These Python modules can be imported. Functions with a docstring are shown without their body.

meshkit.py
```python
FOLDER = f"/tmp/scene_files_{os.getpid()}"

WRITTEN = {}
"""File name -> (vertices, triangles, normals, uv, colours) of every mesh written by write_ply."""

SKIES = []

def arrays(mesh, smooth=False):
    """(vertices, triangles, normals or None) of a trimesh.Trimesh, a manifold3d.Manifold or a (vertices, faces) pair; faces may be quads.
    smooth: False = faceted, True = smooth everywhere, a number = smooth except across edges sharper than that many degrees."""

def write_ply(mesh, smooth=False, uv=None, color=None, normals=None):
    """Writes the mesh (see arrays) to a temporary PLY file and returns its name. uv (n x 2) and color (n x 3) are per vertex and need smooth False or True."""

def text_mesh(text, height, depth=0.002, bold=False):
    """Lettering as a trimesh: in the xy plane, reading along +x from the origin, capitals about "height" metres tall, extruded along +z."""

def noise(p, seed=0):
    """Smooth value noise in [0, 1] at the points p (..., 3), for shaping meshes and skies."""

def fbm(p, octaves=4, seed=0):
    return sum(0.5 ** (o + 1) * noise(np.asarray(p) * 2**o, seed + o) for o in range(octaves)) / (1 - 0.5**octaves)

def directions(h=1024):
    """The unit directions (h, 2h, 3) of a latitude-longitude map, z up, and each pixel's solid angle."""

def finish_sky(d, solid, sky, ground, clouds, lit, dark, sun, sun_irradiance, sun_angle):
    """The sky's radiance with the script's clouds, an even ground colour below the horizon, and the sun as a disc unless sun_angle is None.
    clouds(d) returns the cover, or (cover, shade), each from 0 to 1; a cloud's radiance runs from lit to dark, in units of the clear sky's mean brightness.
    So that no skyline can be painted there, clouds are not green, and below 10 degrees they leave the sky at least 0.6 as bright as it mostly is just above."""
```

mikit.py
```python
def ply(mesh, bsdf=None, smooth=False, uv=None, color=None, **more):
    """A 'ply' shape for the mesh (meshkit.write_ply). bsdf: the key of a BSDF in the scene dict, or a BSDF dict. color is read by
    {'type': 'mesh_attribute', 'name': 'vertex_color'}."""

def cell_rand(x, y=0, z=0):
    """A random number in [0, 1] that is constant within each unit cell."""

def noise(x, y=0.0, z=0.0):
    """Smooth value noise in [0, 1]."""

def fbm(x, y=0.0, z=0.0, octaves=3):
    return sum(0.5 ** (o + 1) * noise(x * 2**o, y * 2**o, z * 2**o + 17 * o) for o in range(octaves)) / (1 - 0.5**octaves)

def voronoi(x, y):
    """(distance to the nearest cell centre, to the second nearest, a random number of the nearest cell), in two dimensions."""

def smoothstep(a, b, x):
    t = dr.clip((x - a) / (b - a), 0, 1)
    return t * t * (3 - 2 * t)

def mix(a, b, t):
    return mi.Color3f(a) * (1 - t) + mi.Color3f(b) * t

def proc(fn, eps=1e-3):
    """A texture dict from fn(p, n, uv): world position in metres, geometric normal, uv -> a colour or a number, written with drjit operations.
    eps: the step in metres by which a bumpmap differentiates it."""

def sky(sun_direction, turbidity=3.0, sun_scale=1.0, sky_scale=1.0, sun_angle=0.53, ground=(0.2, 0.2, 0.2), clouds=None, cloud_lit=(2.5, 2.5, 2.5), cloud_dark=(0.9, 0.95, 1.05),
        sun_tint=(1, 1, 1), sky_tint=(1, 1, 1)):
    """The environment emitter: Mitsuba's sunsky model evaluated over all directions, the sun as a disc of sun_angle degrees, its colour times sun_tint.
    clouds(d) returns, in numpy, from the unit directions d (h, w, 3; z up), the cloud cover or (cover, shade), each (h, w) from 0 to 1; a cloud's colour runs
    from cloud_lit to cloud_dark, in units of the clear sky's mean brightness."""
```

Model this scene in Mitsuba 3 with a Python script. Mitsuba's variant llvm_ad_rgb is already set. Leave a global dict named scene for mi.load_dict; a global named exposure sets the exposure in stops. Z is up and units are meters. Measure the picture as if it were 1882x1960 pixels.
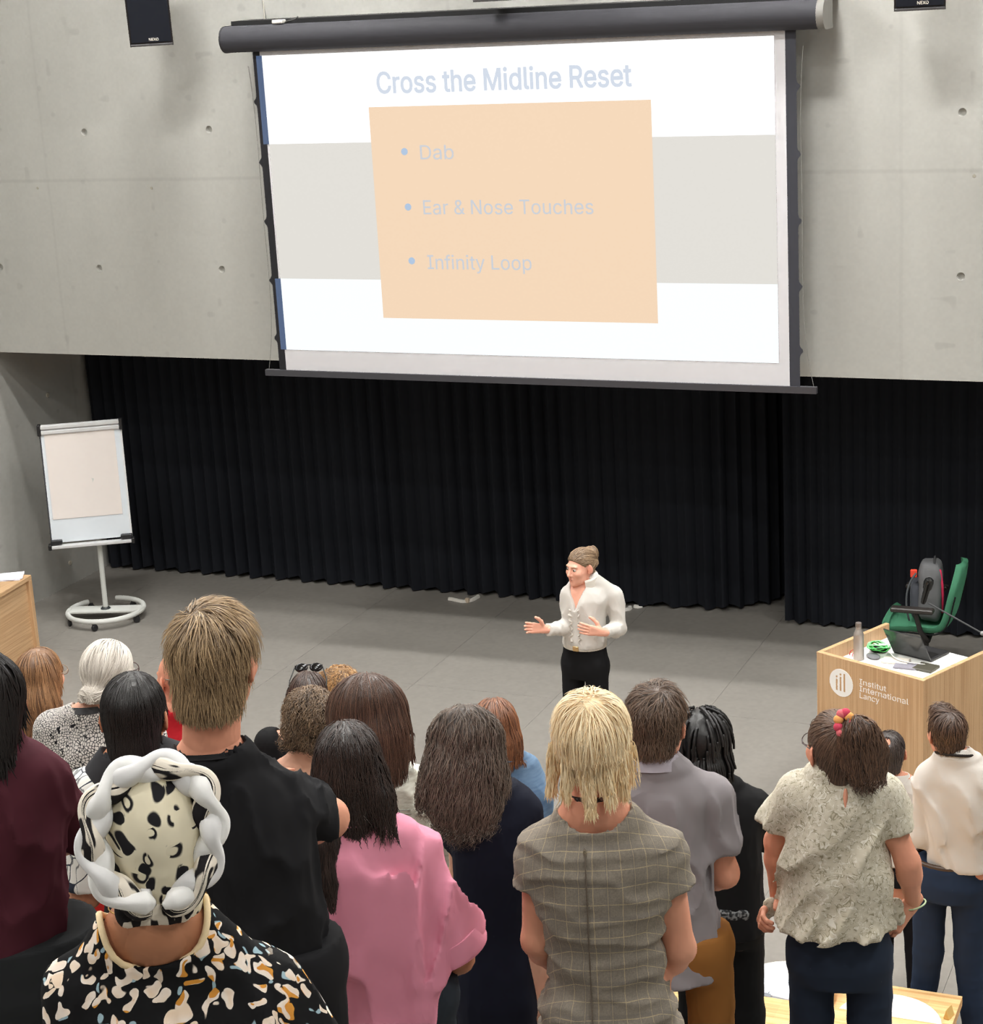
import math, random
import numpy as np, trimesh, mitsuba as mi, drjit as dr
import manifold3d as m3
from scipy.spatial import ConvexHull
import mikit, meshkit
from mikit import noise as tnoise, fbm as tfbm, voronoi, smoothstep, cell_rand
from meshkit import noise as nnoise, fbm as nfbm, text_mesh

scene, labels = {}, {}
T4 = mi.ScalarTransform4f
# ------------------------------------------------------------------ camera, exposure, lamps
CAM_H = 5.45
YAW, PITCH, ROLL, FPX = math.radians(23.824), math.radians(15.663), math.radians(-3.267), 3731.9
def cam_axes(y, p, r):
    fwd = np.array([-math.sin(y)*math.cos(p), math.cos(y)*math.cos(p), -math.sin(p)])
    right = np.array([math.cos(y), math.sin(y), 0.0]); up = np.cross(right, fwd)
    return right*math.cos(r)+up*math.sin(r), up*math.cos(r)-right*math.sin(r), fwd
C_R, C_U, C_F = cam_axes(YAW, PITCH, ROLL)
EYE = np.array([0, 0, CAM_H])
mat = np.eye(4); mat[:3, 0], mat[:3, 1], mat[:3, 2], mat[:3, 3] = -C_R, C_U, C_F, EYE
scene['camera'] = {'type': 'perspective', 'fov': math.degrees(2*math.atan(941/FPX)), 'fov_axis': 'x', 'near_clip': 0.05, 'far_clip': 100.0, 'to_world': T4(mat)}
exposure = 0.0
LAMP = 141.0
LAMP_ROWS = {12.6: 1.35, 10.4: 1.45, 8.2: .85, 6.0: .72, 3.8: .62, 1.6: .5, -0.6: .45}
LAMP_X = [-7.7, -3.2, 1.3]
LAMP_RGB = (1.0, 0.985, 0.945)

def ray(px, py): return C_R*(px-941)/FPX - C_U*(py-980)/FPX + C_F
def on_z(px, py, z): d = ray(px, py); return EYE + d*((z-CAM_H)/d[2])
def at(px, py, Y): d = ray(px, py); return EYE + d*(Y/d[1])

# ------------------------------------------------------------------ colours, materials
def C(r, g, b):
    c = np.array([r, g, b], float)/255
    return np.where(c <= .04045, c/12.92, ((c+.055)/1.055)**2.4)
VC = {'type': 'mesh_attribute', 'name': 'vertex_color'}
def principled(col=VC, rough=.6, **k): return {'type': 'twosided', 'b': {'type': 'principled', 'base_color': col, 'roughness': rough, **k}}
scene['mat_cloth'] = principled(rough=.85, specular=.25)
scene['mat_skin'] = principled(rough=.55, specular=.4)
scene['mat_hair'] = principled(rough=.42, specular=.5)
scene['mat_plastic'] = principled(rough=.42, specular=.5)
scene['mat_lettering'] = principled({'type': 'rgb', 'value': [.80, .76, .71]}, rough=.6)
scene['mat_gloss'] = principled(rough=.12, specular=.6)
scene['mat_metal'] = principled(rough=.28, metallic=1.0)
scene['mat_brushed'] = principled(rough=.42, metallic=.7)
scene['mat_paint'] = principled(rough=.7, specular=.3)
def wood_fn(p, n, uv):
    g = tfbm(uv.x*3.0+5, uv.y*150, 3.0, octaves=2)
    b = tfbm(uv.x*.8, uv.y*7, 9.0, octaves=2)
    return mikit.mix(list(map(float, C(198, 164, 126))), list(map(float, C(180, 143, 105))), smoothstep(.3, .75, g*.6+b*.4))
scene['mat_wood'] = {'type': 'twosided', 'b': {'type': 'principled', 'base_color': mikit.proc(wood_fn), 'roughness': .45, 'specular': .4}}
def tierwood_fn(p, n, uv):
    g = tfbm(uv.x*1.6+5, uv.y*70, 3.0, octaves=3)
    plank = cell_rand(dr.floor(uv.y/.12), 4.0, dr.floor(uv.x/1.3+cell_rand(dr.floor(uv.y/.12), 9.0)))
    c = mikit.mix(list(map(float, C(232, 190, 138))), list(map(float, C(205, 158, 104))), smoothstep(.25, .8, g))
    return c*(.9+.2*plank)
scene['mat_tierwood'] = {'type': 'twosided', 'b': {'type': 'principled', 'base_color': mikit.proc(tierwood_fn), 'roughness': .4, 'specular': .4}}
def concrete_fn(p, n, uv):
    x = p.x+p.y*.7
    big = tfbm(x*.55+11, p.z*.5+3, 2.0, octaves=4)
    streak = tfbm(x*3.0, p.z*.25, 7.0, octaves=3)
    fine = tfbm(x*45, p.z*45, 5.0, octaves=2)
    v = .86+.16*(big-.5)+.12*(streak-.5)+.06*(fine-.5)
    seam = dr.abs(p.z-3.9-.006*(tnoise(x*2)-.5))
    v *= 1-.09*(1-smoothstep(.004, .022, seam))
    vs = dr.abs(x+.35+.01*(tnoise(p.z*2)-.5)-2.4*dr.floor((x+.35)/2.4+.5))
    v *= 1-.05*(1-smoothstep(.003, .02, vs))
    spot = tnoise(x*9, p.z*9, 31.0)
    v *= 1-.10*smoothstep(.90, .97, spot)
    return mi.Color3f(.445, .442, .415)*v
scene['mat_concrete'] = {'type': 'twosided', 'b': {'type': 'principled', 'base_color': mikit.proc(concrete_fn), 'roughness': .8, 'specular': .3}}
def floor_fn(p, n, uv):
    big = tfbm(p.x*.6+4, p.y*.6, 1.0, octaves=4)
    fine = tfbm(p.x*30, p.y*30, 3.0, octaves=3)
    r = cell_rand(dr.floor((p.x+5.3)/1.2), 3.0, dr.floor(p.y/2.4))
    v = .9+.16*(big-.5)+.10*(fine-.5)+.05*(r-.5)
    return mi.Color3f(.252, .237, .216)*v
scene['mat_floor'] = {'type': 'twosided', 'b': {'type': 'principled', 'base_color': mikit.proc(floor_fn), 'roughness': .5, 'specular': .35}}

# ------------------------------------------------------------------ mesh helpers
def V(*a): return np.array(a, float)
def cat(ms): return trimesh.util.concatenate([m if isinstance(m, trimesh.Trimesh) else trimesh.Trimesh(*m, process=False) for m in ms])
def hull(pts):
    h = ConvexHull(pts); pts = np.asarray(pts)[h.vertices]; h = ConvexHull(pts)
    m = trimesh.Trimesh(pts, h.simplices, process=False)
    c = pts.mean(0); bad = np.einsum('ij,ij->i', m.face_normals, m.triangles_center-c) < 0
    f = h.simplices.copy(); f[bad] = f[bad][:, ::-1]
    return trimesh.Trimesh(pts, f, process=False)
def box(size, c=(0, 0, 0), bev=.004):
    s = np.array(size, float)/2; b = min(bev, s.min()*.49)
    if b < 1e-6 or s.max() > 1.2 or b < s.max()/250: b = 0
    if b == 0: return xf(trimesh.creation.box(extents=s*2), None, c)
    P = []
    for sx in (-1, 1):
        for sy in (-1, 1):
            for sz in (-1, 1):
                for k in range(3):
                    v = s-b; v[k] = s[k]; P.append(v*[sx, sy, sz])
    return hull(np.array(P)+c)
def span(a, b, bev=.004):
    a, b = np.minimum(a, b), np.maximum(a, b); return box(b-a, (a+b)/2, bev)
def frame_z(d):
    d = d/np.linalg.norm(d); a = np.cross([0, 0, 1.] if abs(d[2]) < .9 else [1., 0, 0], d); a /= np.linalg.norm(a)
    return np.column_stack([a, np.cross(d, a), d])
def tube(pts, r, n=8, cap=True):
    pts = np.asarray(pts, float); r = np.broadcast_to(np.asarray(r, float), (len(pts),))
    t = np.gradient(pts, axis=0); t /= np.linalg.norm(t, axis=1, keepdims=True)+1e-12
    a = frame_z(t[0])[:, 0]; A = []
    for i in range(len(pts)):
        a = a-t[i]*(a@t[i]); a /= np.linalg.norm(a)+1e-12; A.append(a)
    A = np.array(A); B = np.cross(t, A); g = np.arange(n)*2*np.pi/n
    v = (pts[:, None]+r[:, None, None]*(np.cos(g)[None, :, None]*A[:, None]+np.sin(g)[None, :, None]*B[:, None])).reshape(-1, 3)
    i, j = np.meshgrid(np.arange(len(pts)-1), np.arange(n), indexing='ij')
    q = np.stack([i*n+j, i*n+(j+1) % n, (i+1)*n+(j+1) % n, (i+1)*n+j], -1).reshape(-1, 4)
    f = [q[:, [0, 1, 2]], q[:, [0, 2, 3]]]
    if cap:
        k = len(v); v = np.vstack([v, pts[0], pts[-1]]); jj = np.arange(n)
        f += [np.stack([(jj+1) % n, jj, jj*0+k], 1), np.stack([jj+k-n, (jj+1) % n+k-n, jj*0+k+1], 1)]
    return trimesh.Trimesh(v, np.vstack(f), process=False)
def lathe(prof, n=24):
    prof = np.asarray(prof, float); m = len(prof); g = np.arange(n)*2*np.pi/n
    v = np.stack([prof[:, 0:1]*np.cos(g), prof[:, 0:1]*np.sin(g), np.repeat(prof[:, 1:2], n, 1)], -1).reshape(-1, 3)
    i, j = np.meshgrid(np.arange(m-1), np.arange(n), indexing='ij')
    q = np.stack([i*n+j, i*n+(j+1) % n, (i+1)*n+(j+1) % n, (i+1)*n+j], -1).reshape(-1, 4)
    return trimesh.Trimesh(v, np.vstack([q[:, [0, 1, 2]], q[:, [0, 2, 3]]]), process=False)
def spline(pts, n=24):
    from scipy.interpolate import CubicSpline
    pts = np.asarray(pts, float); d = np.r_[0, np.cumsum(np.linalg.norm(np.diff(pts, axis=0), axis=1))]
    return CubicSpline(d/d[-1], pts)(np.linspace(0, 1, n))
def ball(c, r, sub=2, sc=(1, 1, 1)):
    m = trimesh.creation.icosphere(subdivisions=sub, radius=1.0); m.vertices = m.vertices*(np.array(sc)*r)+np.array(c, float); return m
def xf(m, M=None, t=(0, 0, 0)):
    m = m.copy(); v = np.asarray(m.vertices)
    m.vertices = (v@np.asarray(M).T if M is not None else v)+np.array(t, float); return m
def rotz(a): a = math.radians(a); return np.array([[math.cos(a), -math.sin(a), 0], [math.sin(a), math.cos(a), 0], [0, 0, 1.]])
def rotx(a): a = math.radians(a); return np.array([[1., 0, 0], [0, math.cos(a), -math.sin(a)], [0, math.sin(a), math.cos(a)]])
def roty(a): a = math.radians(a); return np.array([[math.cos(a), 0, math.sin(a)], [0, 1., 0], [-math.sin(a), 0, math.cos(a)]])
def boxuv(m, L=0):
    """uv in metres by dominant face axis, faces split"""
    v, f = np.asarray(m.vertices)[np.asarray(m.faces)].reshape(-1, 3), np.arange(len(m.faces)*3).reshape(-1, 3)
    n = np.repeat(np.abs(m.face_normals), 3, 0); k = n.argmax(1); lg = np.ptp(np.asarray(m.vertices), axis=0).argmax() if L is None else L
    o = [a for a in range(3) if a != lg]
    uv = np.stack([v[:, lg], np.where(k == o[0], v[:, o[1]], np.where(k == o[1], v[:, o[0]], v[:, o[0]]))], 1)
    uv[k == lg] = v[k == lg][:, [o[0], o[1]]]
    return trimesh.Trimesh(v, f, process=False), uv
taken = {}
def name(key):
    k = taken.get(key, -1)+1; taken[key] = k
    return key if k == 0 else f'{key}_{k:03d}'
def tag(key, label=None, cat=None, group=None, kind=None):
    d = {k: v for k, v in (('label', label), ('category', cat), ('group', group), ('kind', kind)) if v}
    if d: labels[key] = d
    return key
def thing(key, label, cat, group=None, kind=None): return tag(name(key), label, cat, group, kind)
def put(key, m, mat, col=None, smooth=False, parent=None, label=None, uv=None, kind=None, new=True, **more):
    if parent: key = name(parent+'__'+key) if new else parent+'__'+key
    if isinstance(m, (list, tuple)): m = cat(m)
    if mat == 'mat_wood' and uv is None: m, uv = boxuv(m, None); smooth = False
    if smooth not in (True, False):
        m = trimesh.graph.smooth_shade(m, angle=np.radians(smooth), facet_minarea=None); smooth = True
    c = None
    if col is not None:
        c = np.asarray(col, float)
        if c.ndim == 1: c = np.tile(c, (len(m.vertices), 1))
    if smooth is False and (c is not None or uv is not None):   # long slivers lose their colours to rounding: cut them shorter
        v, f, a = np.asarray(m.vertices, float), np.asarray(m.faces), None
        a = np.hstack([v] + [x for x in (c, uv) if x is not None])
        for _ in range(9):
            e = np.linalg.norm(v[f]-v[np.roll(f, -1, 1)], axis=2); lo = e.max(1)
            ar = np.linalg.norm(np.cross(v[f[:, 1]]-v[f[:, 0]], v[f[:, 2]]-v[f[:, 0]]), axis=1)
            bad = (lo*lo > 70*ar) & (ar > 1e-12)
            if not bad.any() or len(f) > 60000: break
            g = f[bad]; k = e[bad].argmax(1); r = np.arange(len(g)); i0, i1, i2 = g[r, k], g[r, (k+1) % 3], g[r, (k+2) % 3]
            mid = np.arange(len(g))+len(a); a = np.vstack([a, (a[i0]+a[i1])/2]); v = a[:, :3]
            f = np.vstack([f[~bad], np.stack([i0, mid, i2], 1), np.stack([mid, i1, i2], 1)])
        m = trimesh.Trimesh(v, f, process=False)
        c, uv = (a[:, 3:6] if c is not None else None), (a[:, -2:] if uv is not None else None)
    if smooth is False:   # flat shading: every face keeps its own vertices and normals
        f = np.asarray(m.faces); v = np.asarray(m.vertices)[f].reshape(-1, 3)
        c = None if c is None else c[f].reshape(-1, 3); uv = None if uv is None else np.asarray(uv)[f].reshape(-1, 2)
        ok = np.repeat(np.linalg.norm(np.cross(v[1::3]-v[0::3], v[2::3]-v[0::3]), axis=1) > 1e-12, 3)
        v, c, uv = v[ok], c if c is None else c[ok], uv if uv is None else uv[ok]
        m = trimesh.Trimesh(v, np.arange(len(v)).reshape(-1, 3), process=False)
    scene[key] = mikit.ply(m, mat, True, uv=uv, color=c, **more)
    if label or kind: tag(key, label, None, None, kind)
    return key
def solo(key, m, mat, label, cat, col=None, smooth=False, group=None, uv=None, kind=None):
    k = thing(key, label, cat, group, kind); put(k, m, mat, col, smooth, uv=uv); return k
def struct(key, m, mat, col=None, label=None, uv=None, smooth=False):
    put(key, m, mat, col, smooth, uv=uv); tag(key, label, None, None, 'structure'); return key

# ------------------------------------------------------------------ the hall
YW, YC, XL, XR, YB, ZC = 13.8, 15.2, -10.85, 6.0, -4.0, 8.0
# upper concrete wall with cone holes left by the formwork ties
ztop, zbot = ZC, 2.40
zl, zr = at(0, 674, YW)[2], at(1882, 729, YW)[2]
def wall_with_holes(x0, x1, z0, z1, holes, r=.030, depth=.030):
    from shapely.geometry import box as sbox, Point
    poly = sbox(x0, z0, x1, z1)
    for x, z in holes: poly = poly.difference(Point(x, z).buffer(r, 5))
    v, f = trimesh.creation.triangulate_polygon(poly, engine='earcut')
    parts = [trimesh.Trimesh(np.column_stack([v[:, 0], np.full(len(v), YW), v[:, 1]]), f, process=False)]
    for x, z in holes:
        c = lathe([[r, 0], [r*.72, depth], [0, depth]], 14); w = np.asarray(c.vertices)
        parts.append(trimesh.Trimesh(np.column_stack([w[:, 0]+x, YW+w[:, 2], w[:, 1]+z]), c.faces, process=False))
    return parts
holes = [(-9.59+1.2*i, z) for i in range(-1, 10) for z in (3.16, 4.295, 5.43, 6.57)]
holes = [h for h in holes if XL+.1 < h[0] < XR-.1]
small = [(at(*q, YW)[0], at(*q, YW)[2]) for q in ((290, 360), (1865, 337), (72, 360))]
parts = wall_with_holes(XL, XR, zl, ztop, holes+[(-9.59-1.02, 3.16)])
parts.append(span((XL, YW+.04, zl), (XR, YW+.30, ztop), .002))
struct('wall_back', parts, 'mat_concrete')
for x, z in small:
    put('plug', xf(lathe([[0, -.004], [.011, -.004], [.013, 0]], 10), rotx(-90), (x, YW, z)), 'mat_paint', C(150, 147, 136), parent='wall_back')
struct('wall_left', span((XL-.3, YB, 0), (XL, YC+1.3, ZC), .002), 'mat_concrete')
for q in ((91, 756), (134, 1077)):
    d = ray(*q); p = EYE+d*(XL/d[0])
    put('plug', xf(lathe([[0, .008], [.02, .008], [.024, 0]], 12), roty(90), p), 'mat_paint', C(176, 170, 156), parent='wall_left')
struct('wall_right', span((XR, YB, 0), (XR+.3, YC+1.3, ZC), .002), 'mat_concrete')
struct('wall_rear', span((XL, YB-.3, 0), (XR, YB, ZC), .002), 'mat_concrete')
struct('wall_recess', span((XL, YC+1.0, 0), (XR, YC+1.3, ztop), .002), 'mat_paint', C(40, 40, 42))
struct('ceiling', span((XL, YB, ZC), (XR, YC+1.3, ZC+.2), .002), 'mat_paint', C(170, 168, 160))
# floor slab with separate panels and open joints
struct('floor', span((XL, YB, -.2), (XR, YC+1.3, -.006), .002), 'mat_paint', C(84, 80, 74))
xs = [XL]+[-5.3+1.2*i for i in range(-4, 10) if XL < -5.3+1.2*i < XR]+[XR]
ys = [YB, 1.0, 3.4, 5.8, 8.2, 10.6, 13.0, 15.4, YC+1.3]
for i in range(len(xs)-1):
    for j in range(len(ys)-1):
        g = .0009; put('panel', span((xs[i]+g, ys[j]+g, -.006), (xs[i+1]-g, ys[j+1]-g, 0), .0015), 'mat_floor', parent='floor')
# wooden seating tiers
RISE, PITCHY, Y1 = .39, .95, 8.8
def tier_z(k): return RISE*k
for k in range(1, 13):
    y1 = Y1-PITCHY*(k-1); x1 = -1.48 if k == 1 else 1.6
    m, uv = boxuv(span((-6.9, y1-PITCHY, tier_z(k)-.05), (x1, y1, tier_z(k)), .006), 0)
    mt = 'mat_tierwood' if k < 3 else 'mat_floor'
    key = put('tier', m, mt, parent='floor', uv=uv, label='wooden step of the seating tribune' if k < 3 else 'grey step of the seating tribune')
    m, uv = boxuv(span((-6.88, y1-.09, 0), (x1-.02, y1-.05, tier_z(k)-.05), .003), 0)
    put('riser', m, mt, parent='floor', uv=uv)
# ceiling lamps
for y, power in LAMP_ROWS.items():
    for x in LAMP_X:
        k = thing('ceiling_light', 'long ceiling light panel above the hall', 'light', 'ceiling lights')
        put('frame', [span((x-.55, y-.2, ZC-.07), (x+.55, y-.15, ZC)), span((x-.55, y+.15, ZC-.07), (x+.55, y+.2, ZC)), span((x-.55, y-.15, ZC-.07), (x-.5, y+.15, ZC)), span((x+.5, y-.15, ZC-.07), (x+.55, y+.15, ZC))], 'mat_paint', C(90, 90, 90), parent=k)
        v = np.array([[x-.5, y-.15, ZC-.04], [x+.5, y-.15, ZC-.04], [x+.5, y+.15, ZC-.04], [x-.5, y+.15, ZC-.04]])
        put('diffuser', trimesh.Trimesh(v, [[0, 2, 1], [0, 3, 2]], process=False), 'mat_paint', C(230, 230, 230), parent=k,
            emitter={'type': 'area', 'radiance': {'type': 'rgb', 'value': [LAMP*power*c for c in LAMP_RGB]}})
# ------------------------------------------------------------------ curtains
def curtain(path, ztop, zb, period, amp, seed, n_per=8, rows=18):
    """path: xy polyline along the rail; a pleated cloth with a thickness of two layers"""
    path = np.asarray(path, float); seg = np.r_[0, np.cumsum(np.linalg.norm(np.diff(path, axis=0), axis=1))]
    L = seg[-1]; n = int(L/period*n_per); s = np.linspace(0, L, n)
    P = np.stack([np.interp(s, seg, path[:, k]) for k in (0, 1)], 1)
    t = np.gradient(P, axis=0); t /= np.linalg.norm(t, axis=1, keepdims=True); nn = np.stack([t[:, 1], -t[:, 0]], 1)
    ph = 2*np.pi*(s/period+1.4*(nfbm(np.stack([s*.9, s*0+seed, s*0], 1), 2)-.5)+.25*np.sin(s*2.1+seed))
    zz = np.linspace(0, 1, rows); v = []
    for q in zz:
        w = .55+.45*q
        a = amp*(.75+.9*(nnoise(np.stack([s*2.6, s*0+seed*3, s*0], 1))-.3))*w
        d = a*np.sign(np.sin(ph))*np.abs(np.sin(ph))**.75+.03*(nfbm(np.stack([s*1.2, s*0+q*2.0, s*0+seed], 1), 3)-.5)
        sh = .28*amp*np.sin(2*ph+.6)*w
        zbv = zb+.018*np.sin(ph*.5+seed)+.012*(nnoise(np.stack([s*5, s*0, s*0+seed], 1))-.5)
        v.append(np.column_stack([P+nn*d[:, None]+t*sh[:, None], ztop+(zbv-ztop)*q]))
    v = np.array(v).reshape(-1, 3)
    i, j = np.meshgrid(np.arange(rows-1), np.arange(n-1), indexing='ij')
    q = np.stack([i*n+j, (i+1)*n+j, (i+1)*n+j+1, i*n+j+1], -1).reshape(-1, 4)
    f = np.vstack([q[:, [0, 1, 2]], q[:, [0, 2, 3]]])
    back = v.copy(); off = np.tile(np.column_stack([-nn*.004, np.zeros(n)]), (rows, 1)); back = v+off
    return trimesh.Trimesh(np.vstack([v, back]), np.vstack([f, f[:, ::-1]+len(v)]), process=False)
CURT = C(24, 27, 34)
solo('stage_curtain', curtain([(XL+.05, YC-.05), (-8, YC-.02), (-5.4, YC+.03), (-4.62, YC+.1), (-4.3, YC+.35), (-4.15, YC+.75)], 4.2, .03, .135, .042, 3), 'mat_cloth',
     'wide black pleated stage curtain behind the speaker and the flip chart', 'curtain', CURT, True)
solo('stage_curtain', curtain([(-4.02, YC-.1), (-2.2, YC-.06), (1.0, YC-.05), (XR-.1, YC)], 4.2, .03, .12, .038, 11), 'mat_cloth',
     'black pleated stage curtain behind the lectern and the green chair', 'curtain', CURT, True)
# ------------------------------------------------------------------ projection screen
YS = YW-.42
def sp(px, py, y=YS): return at(px, py, y)
K = thing('projection_screen', 'large white projection screen with a black frame showing a slide', 'projection screen')
xl, xr = sp(497, 102)[0], sp(1503, 60)[0]; zt, zb = sp(1503, 60)[2], sp(1515, 740)[2]
xol, xor_ = sp(484, 102)[0], sp(1524, 100)[0]
put('fabric', span((xl-.02, YS, zb), (xr, YS+.003, zt+.05), .0005), 'mat_paint', C(194, 193, 197), parent=K)
def side_band(x0, x1, out):
    z = np.linspace(zb, zt+.05, 141); w = np.zeros_like(z)
    for c in np.linspace(zb+.28, zt-.35, 5)-.02:
        w += .028*np.exp(-((z-c)/.022)**2)
    xe = (x0-w) if out < 0 else (x1+w)
    inner = np.full_like(z, x1 if out < 0 else x0)
    v = []
    for y in (YS-.002, YS+.002):
        v += [np.column_stack([inner, np.full_like(z, y), z]), np.column_stack([xe, np.full_like(z, y), z])]
    n = len(z); V_ = np.vstack(v); F = []
    for i in range(n-1):
        a, b = i, n+i
        F += [[a, b, b+1], [a, b+1, a+1]] if out > 0 else [[a, b+1, b], [a, a+1, b+1]]
        a, b = 2*n+i, 3*n+i
        F += [[a, b+1, b], [a, a+1, b+1]] if out > 0 else [[a, b, b+1], [a, b+1, a+1]]
        F += [[n+i, 3*n+i, 3*n+i+1], [n+i, 3*n+i+1, n+i+1]]
    return trimesh.Trimesh(V_, F, process=False)
put('side_band', side_band(xol, xl, -1), 'mat_paint', C(30, 30, 34), parent=K, label='black side border with tension tabs')
put('side_band', side_band(xr, xor_, 1), 'mat_paint', C(52, 53, 60), parent=K, label='black side border with tension tabs')
for s, x in ((-1, xol-.03), (1, xor_+.03)):
    put('tension_cord', tube(spline([(x+s*.02, YS, zt-.1), (x-s*.004, YS, zt-.7), (x+s*.0, YS, (zt+zb)/2), (x+s*.01, YS, zb+.4), (x+s*.07, YS, zb)], 20), .0022, 5), 'mat_plastic', C(120, 120, 116), True, parent=K)
# housing: rounded front tube
h0, h1 = sp(433, 75), sp(1583, 27)
prof = []
zc = (sp(433, 52)[2]+sp(437, 100)[2])/2; hr = .098
for a in np.linspace(-90, 90, 13): prof.append((YS-.02-hr*.95*math.cos(math.radians(a)), zc+hr*math.sin(math.radians(a))))
prof += [(YS+.16, zc+hr), (YS+.16, zc-hr)]
prof = np.array(prof)
def extr(prof, x0, x1):
    n = len(prof); v = np.vstack([np.column_stack([np.full(n, x), prof]) for x in (x0, x1)]+[[[x0, *prof.mean(0)], [x1, *prof.mean(0)]]])
    f = []
    for i in range(n):
        j = (i+1) % n; f += [[i, n+i, n+j], [i, n+j, j], [2*n, i, j], [2*n+1, n+j, n+i]]
    return trimesh.Trimesh(v, f, process=False)
put('housing', extr(prof, h0[0]+.012, h1[0]-.05), 'mat_paint', C(52, 52, 57), 40, parent=K, label='black rounded roller housing')
put('end_cap', extr((prof-prof.mean(0))*1.03+prof.mean(0), h0[0], h0[0]+.012), 'mat_plastic', C(40, 40, 44), 40, parent=K)
put('end_cap', extr((prof-prof.mean(0))*1.03+prof.mean(0), h1[0]-.05, h1[0]), 'mat_plastic', C(120, 118, 114), 40, parent=K, label='grey end cap')
put('mounting_rail', span((h0[0]+.02, YS+.06, zc+hr-.005), (h1[0]-.02, YW, zc+hr+.035)), 'mat_plastic', C(25, 25, 27), parent=K)
b0, b1 = sp(510, 712), sp(1564, 745); zb_ = (b0[2]+b1[2])/2
put('bottom_bar', span((b0[0], YS-.02, zb-.045), (b1[0], YS+.02, zb+.004), .006), 'mat_plastic', C(58, 58, 63), parent=K, label='black weight bar')
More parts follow.
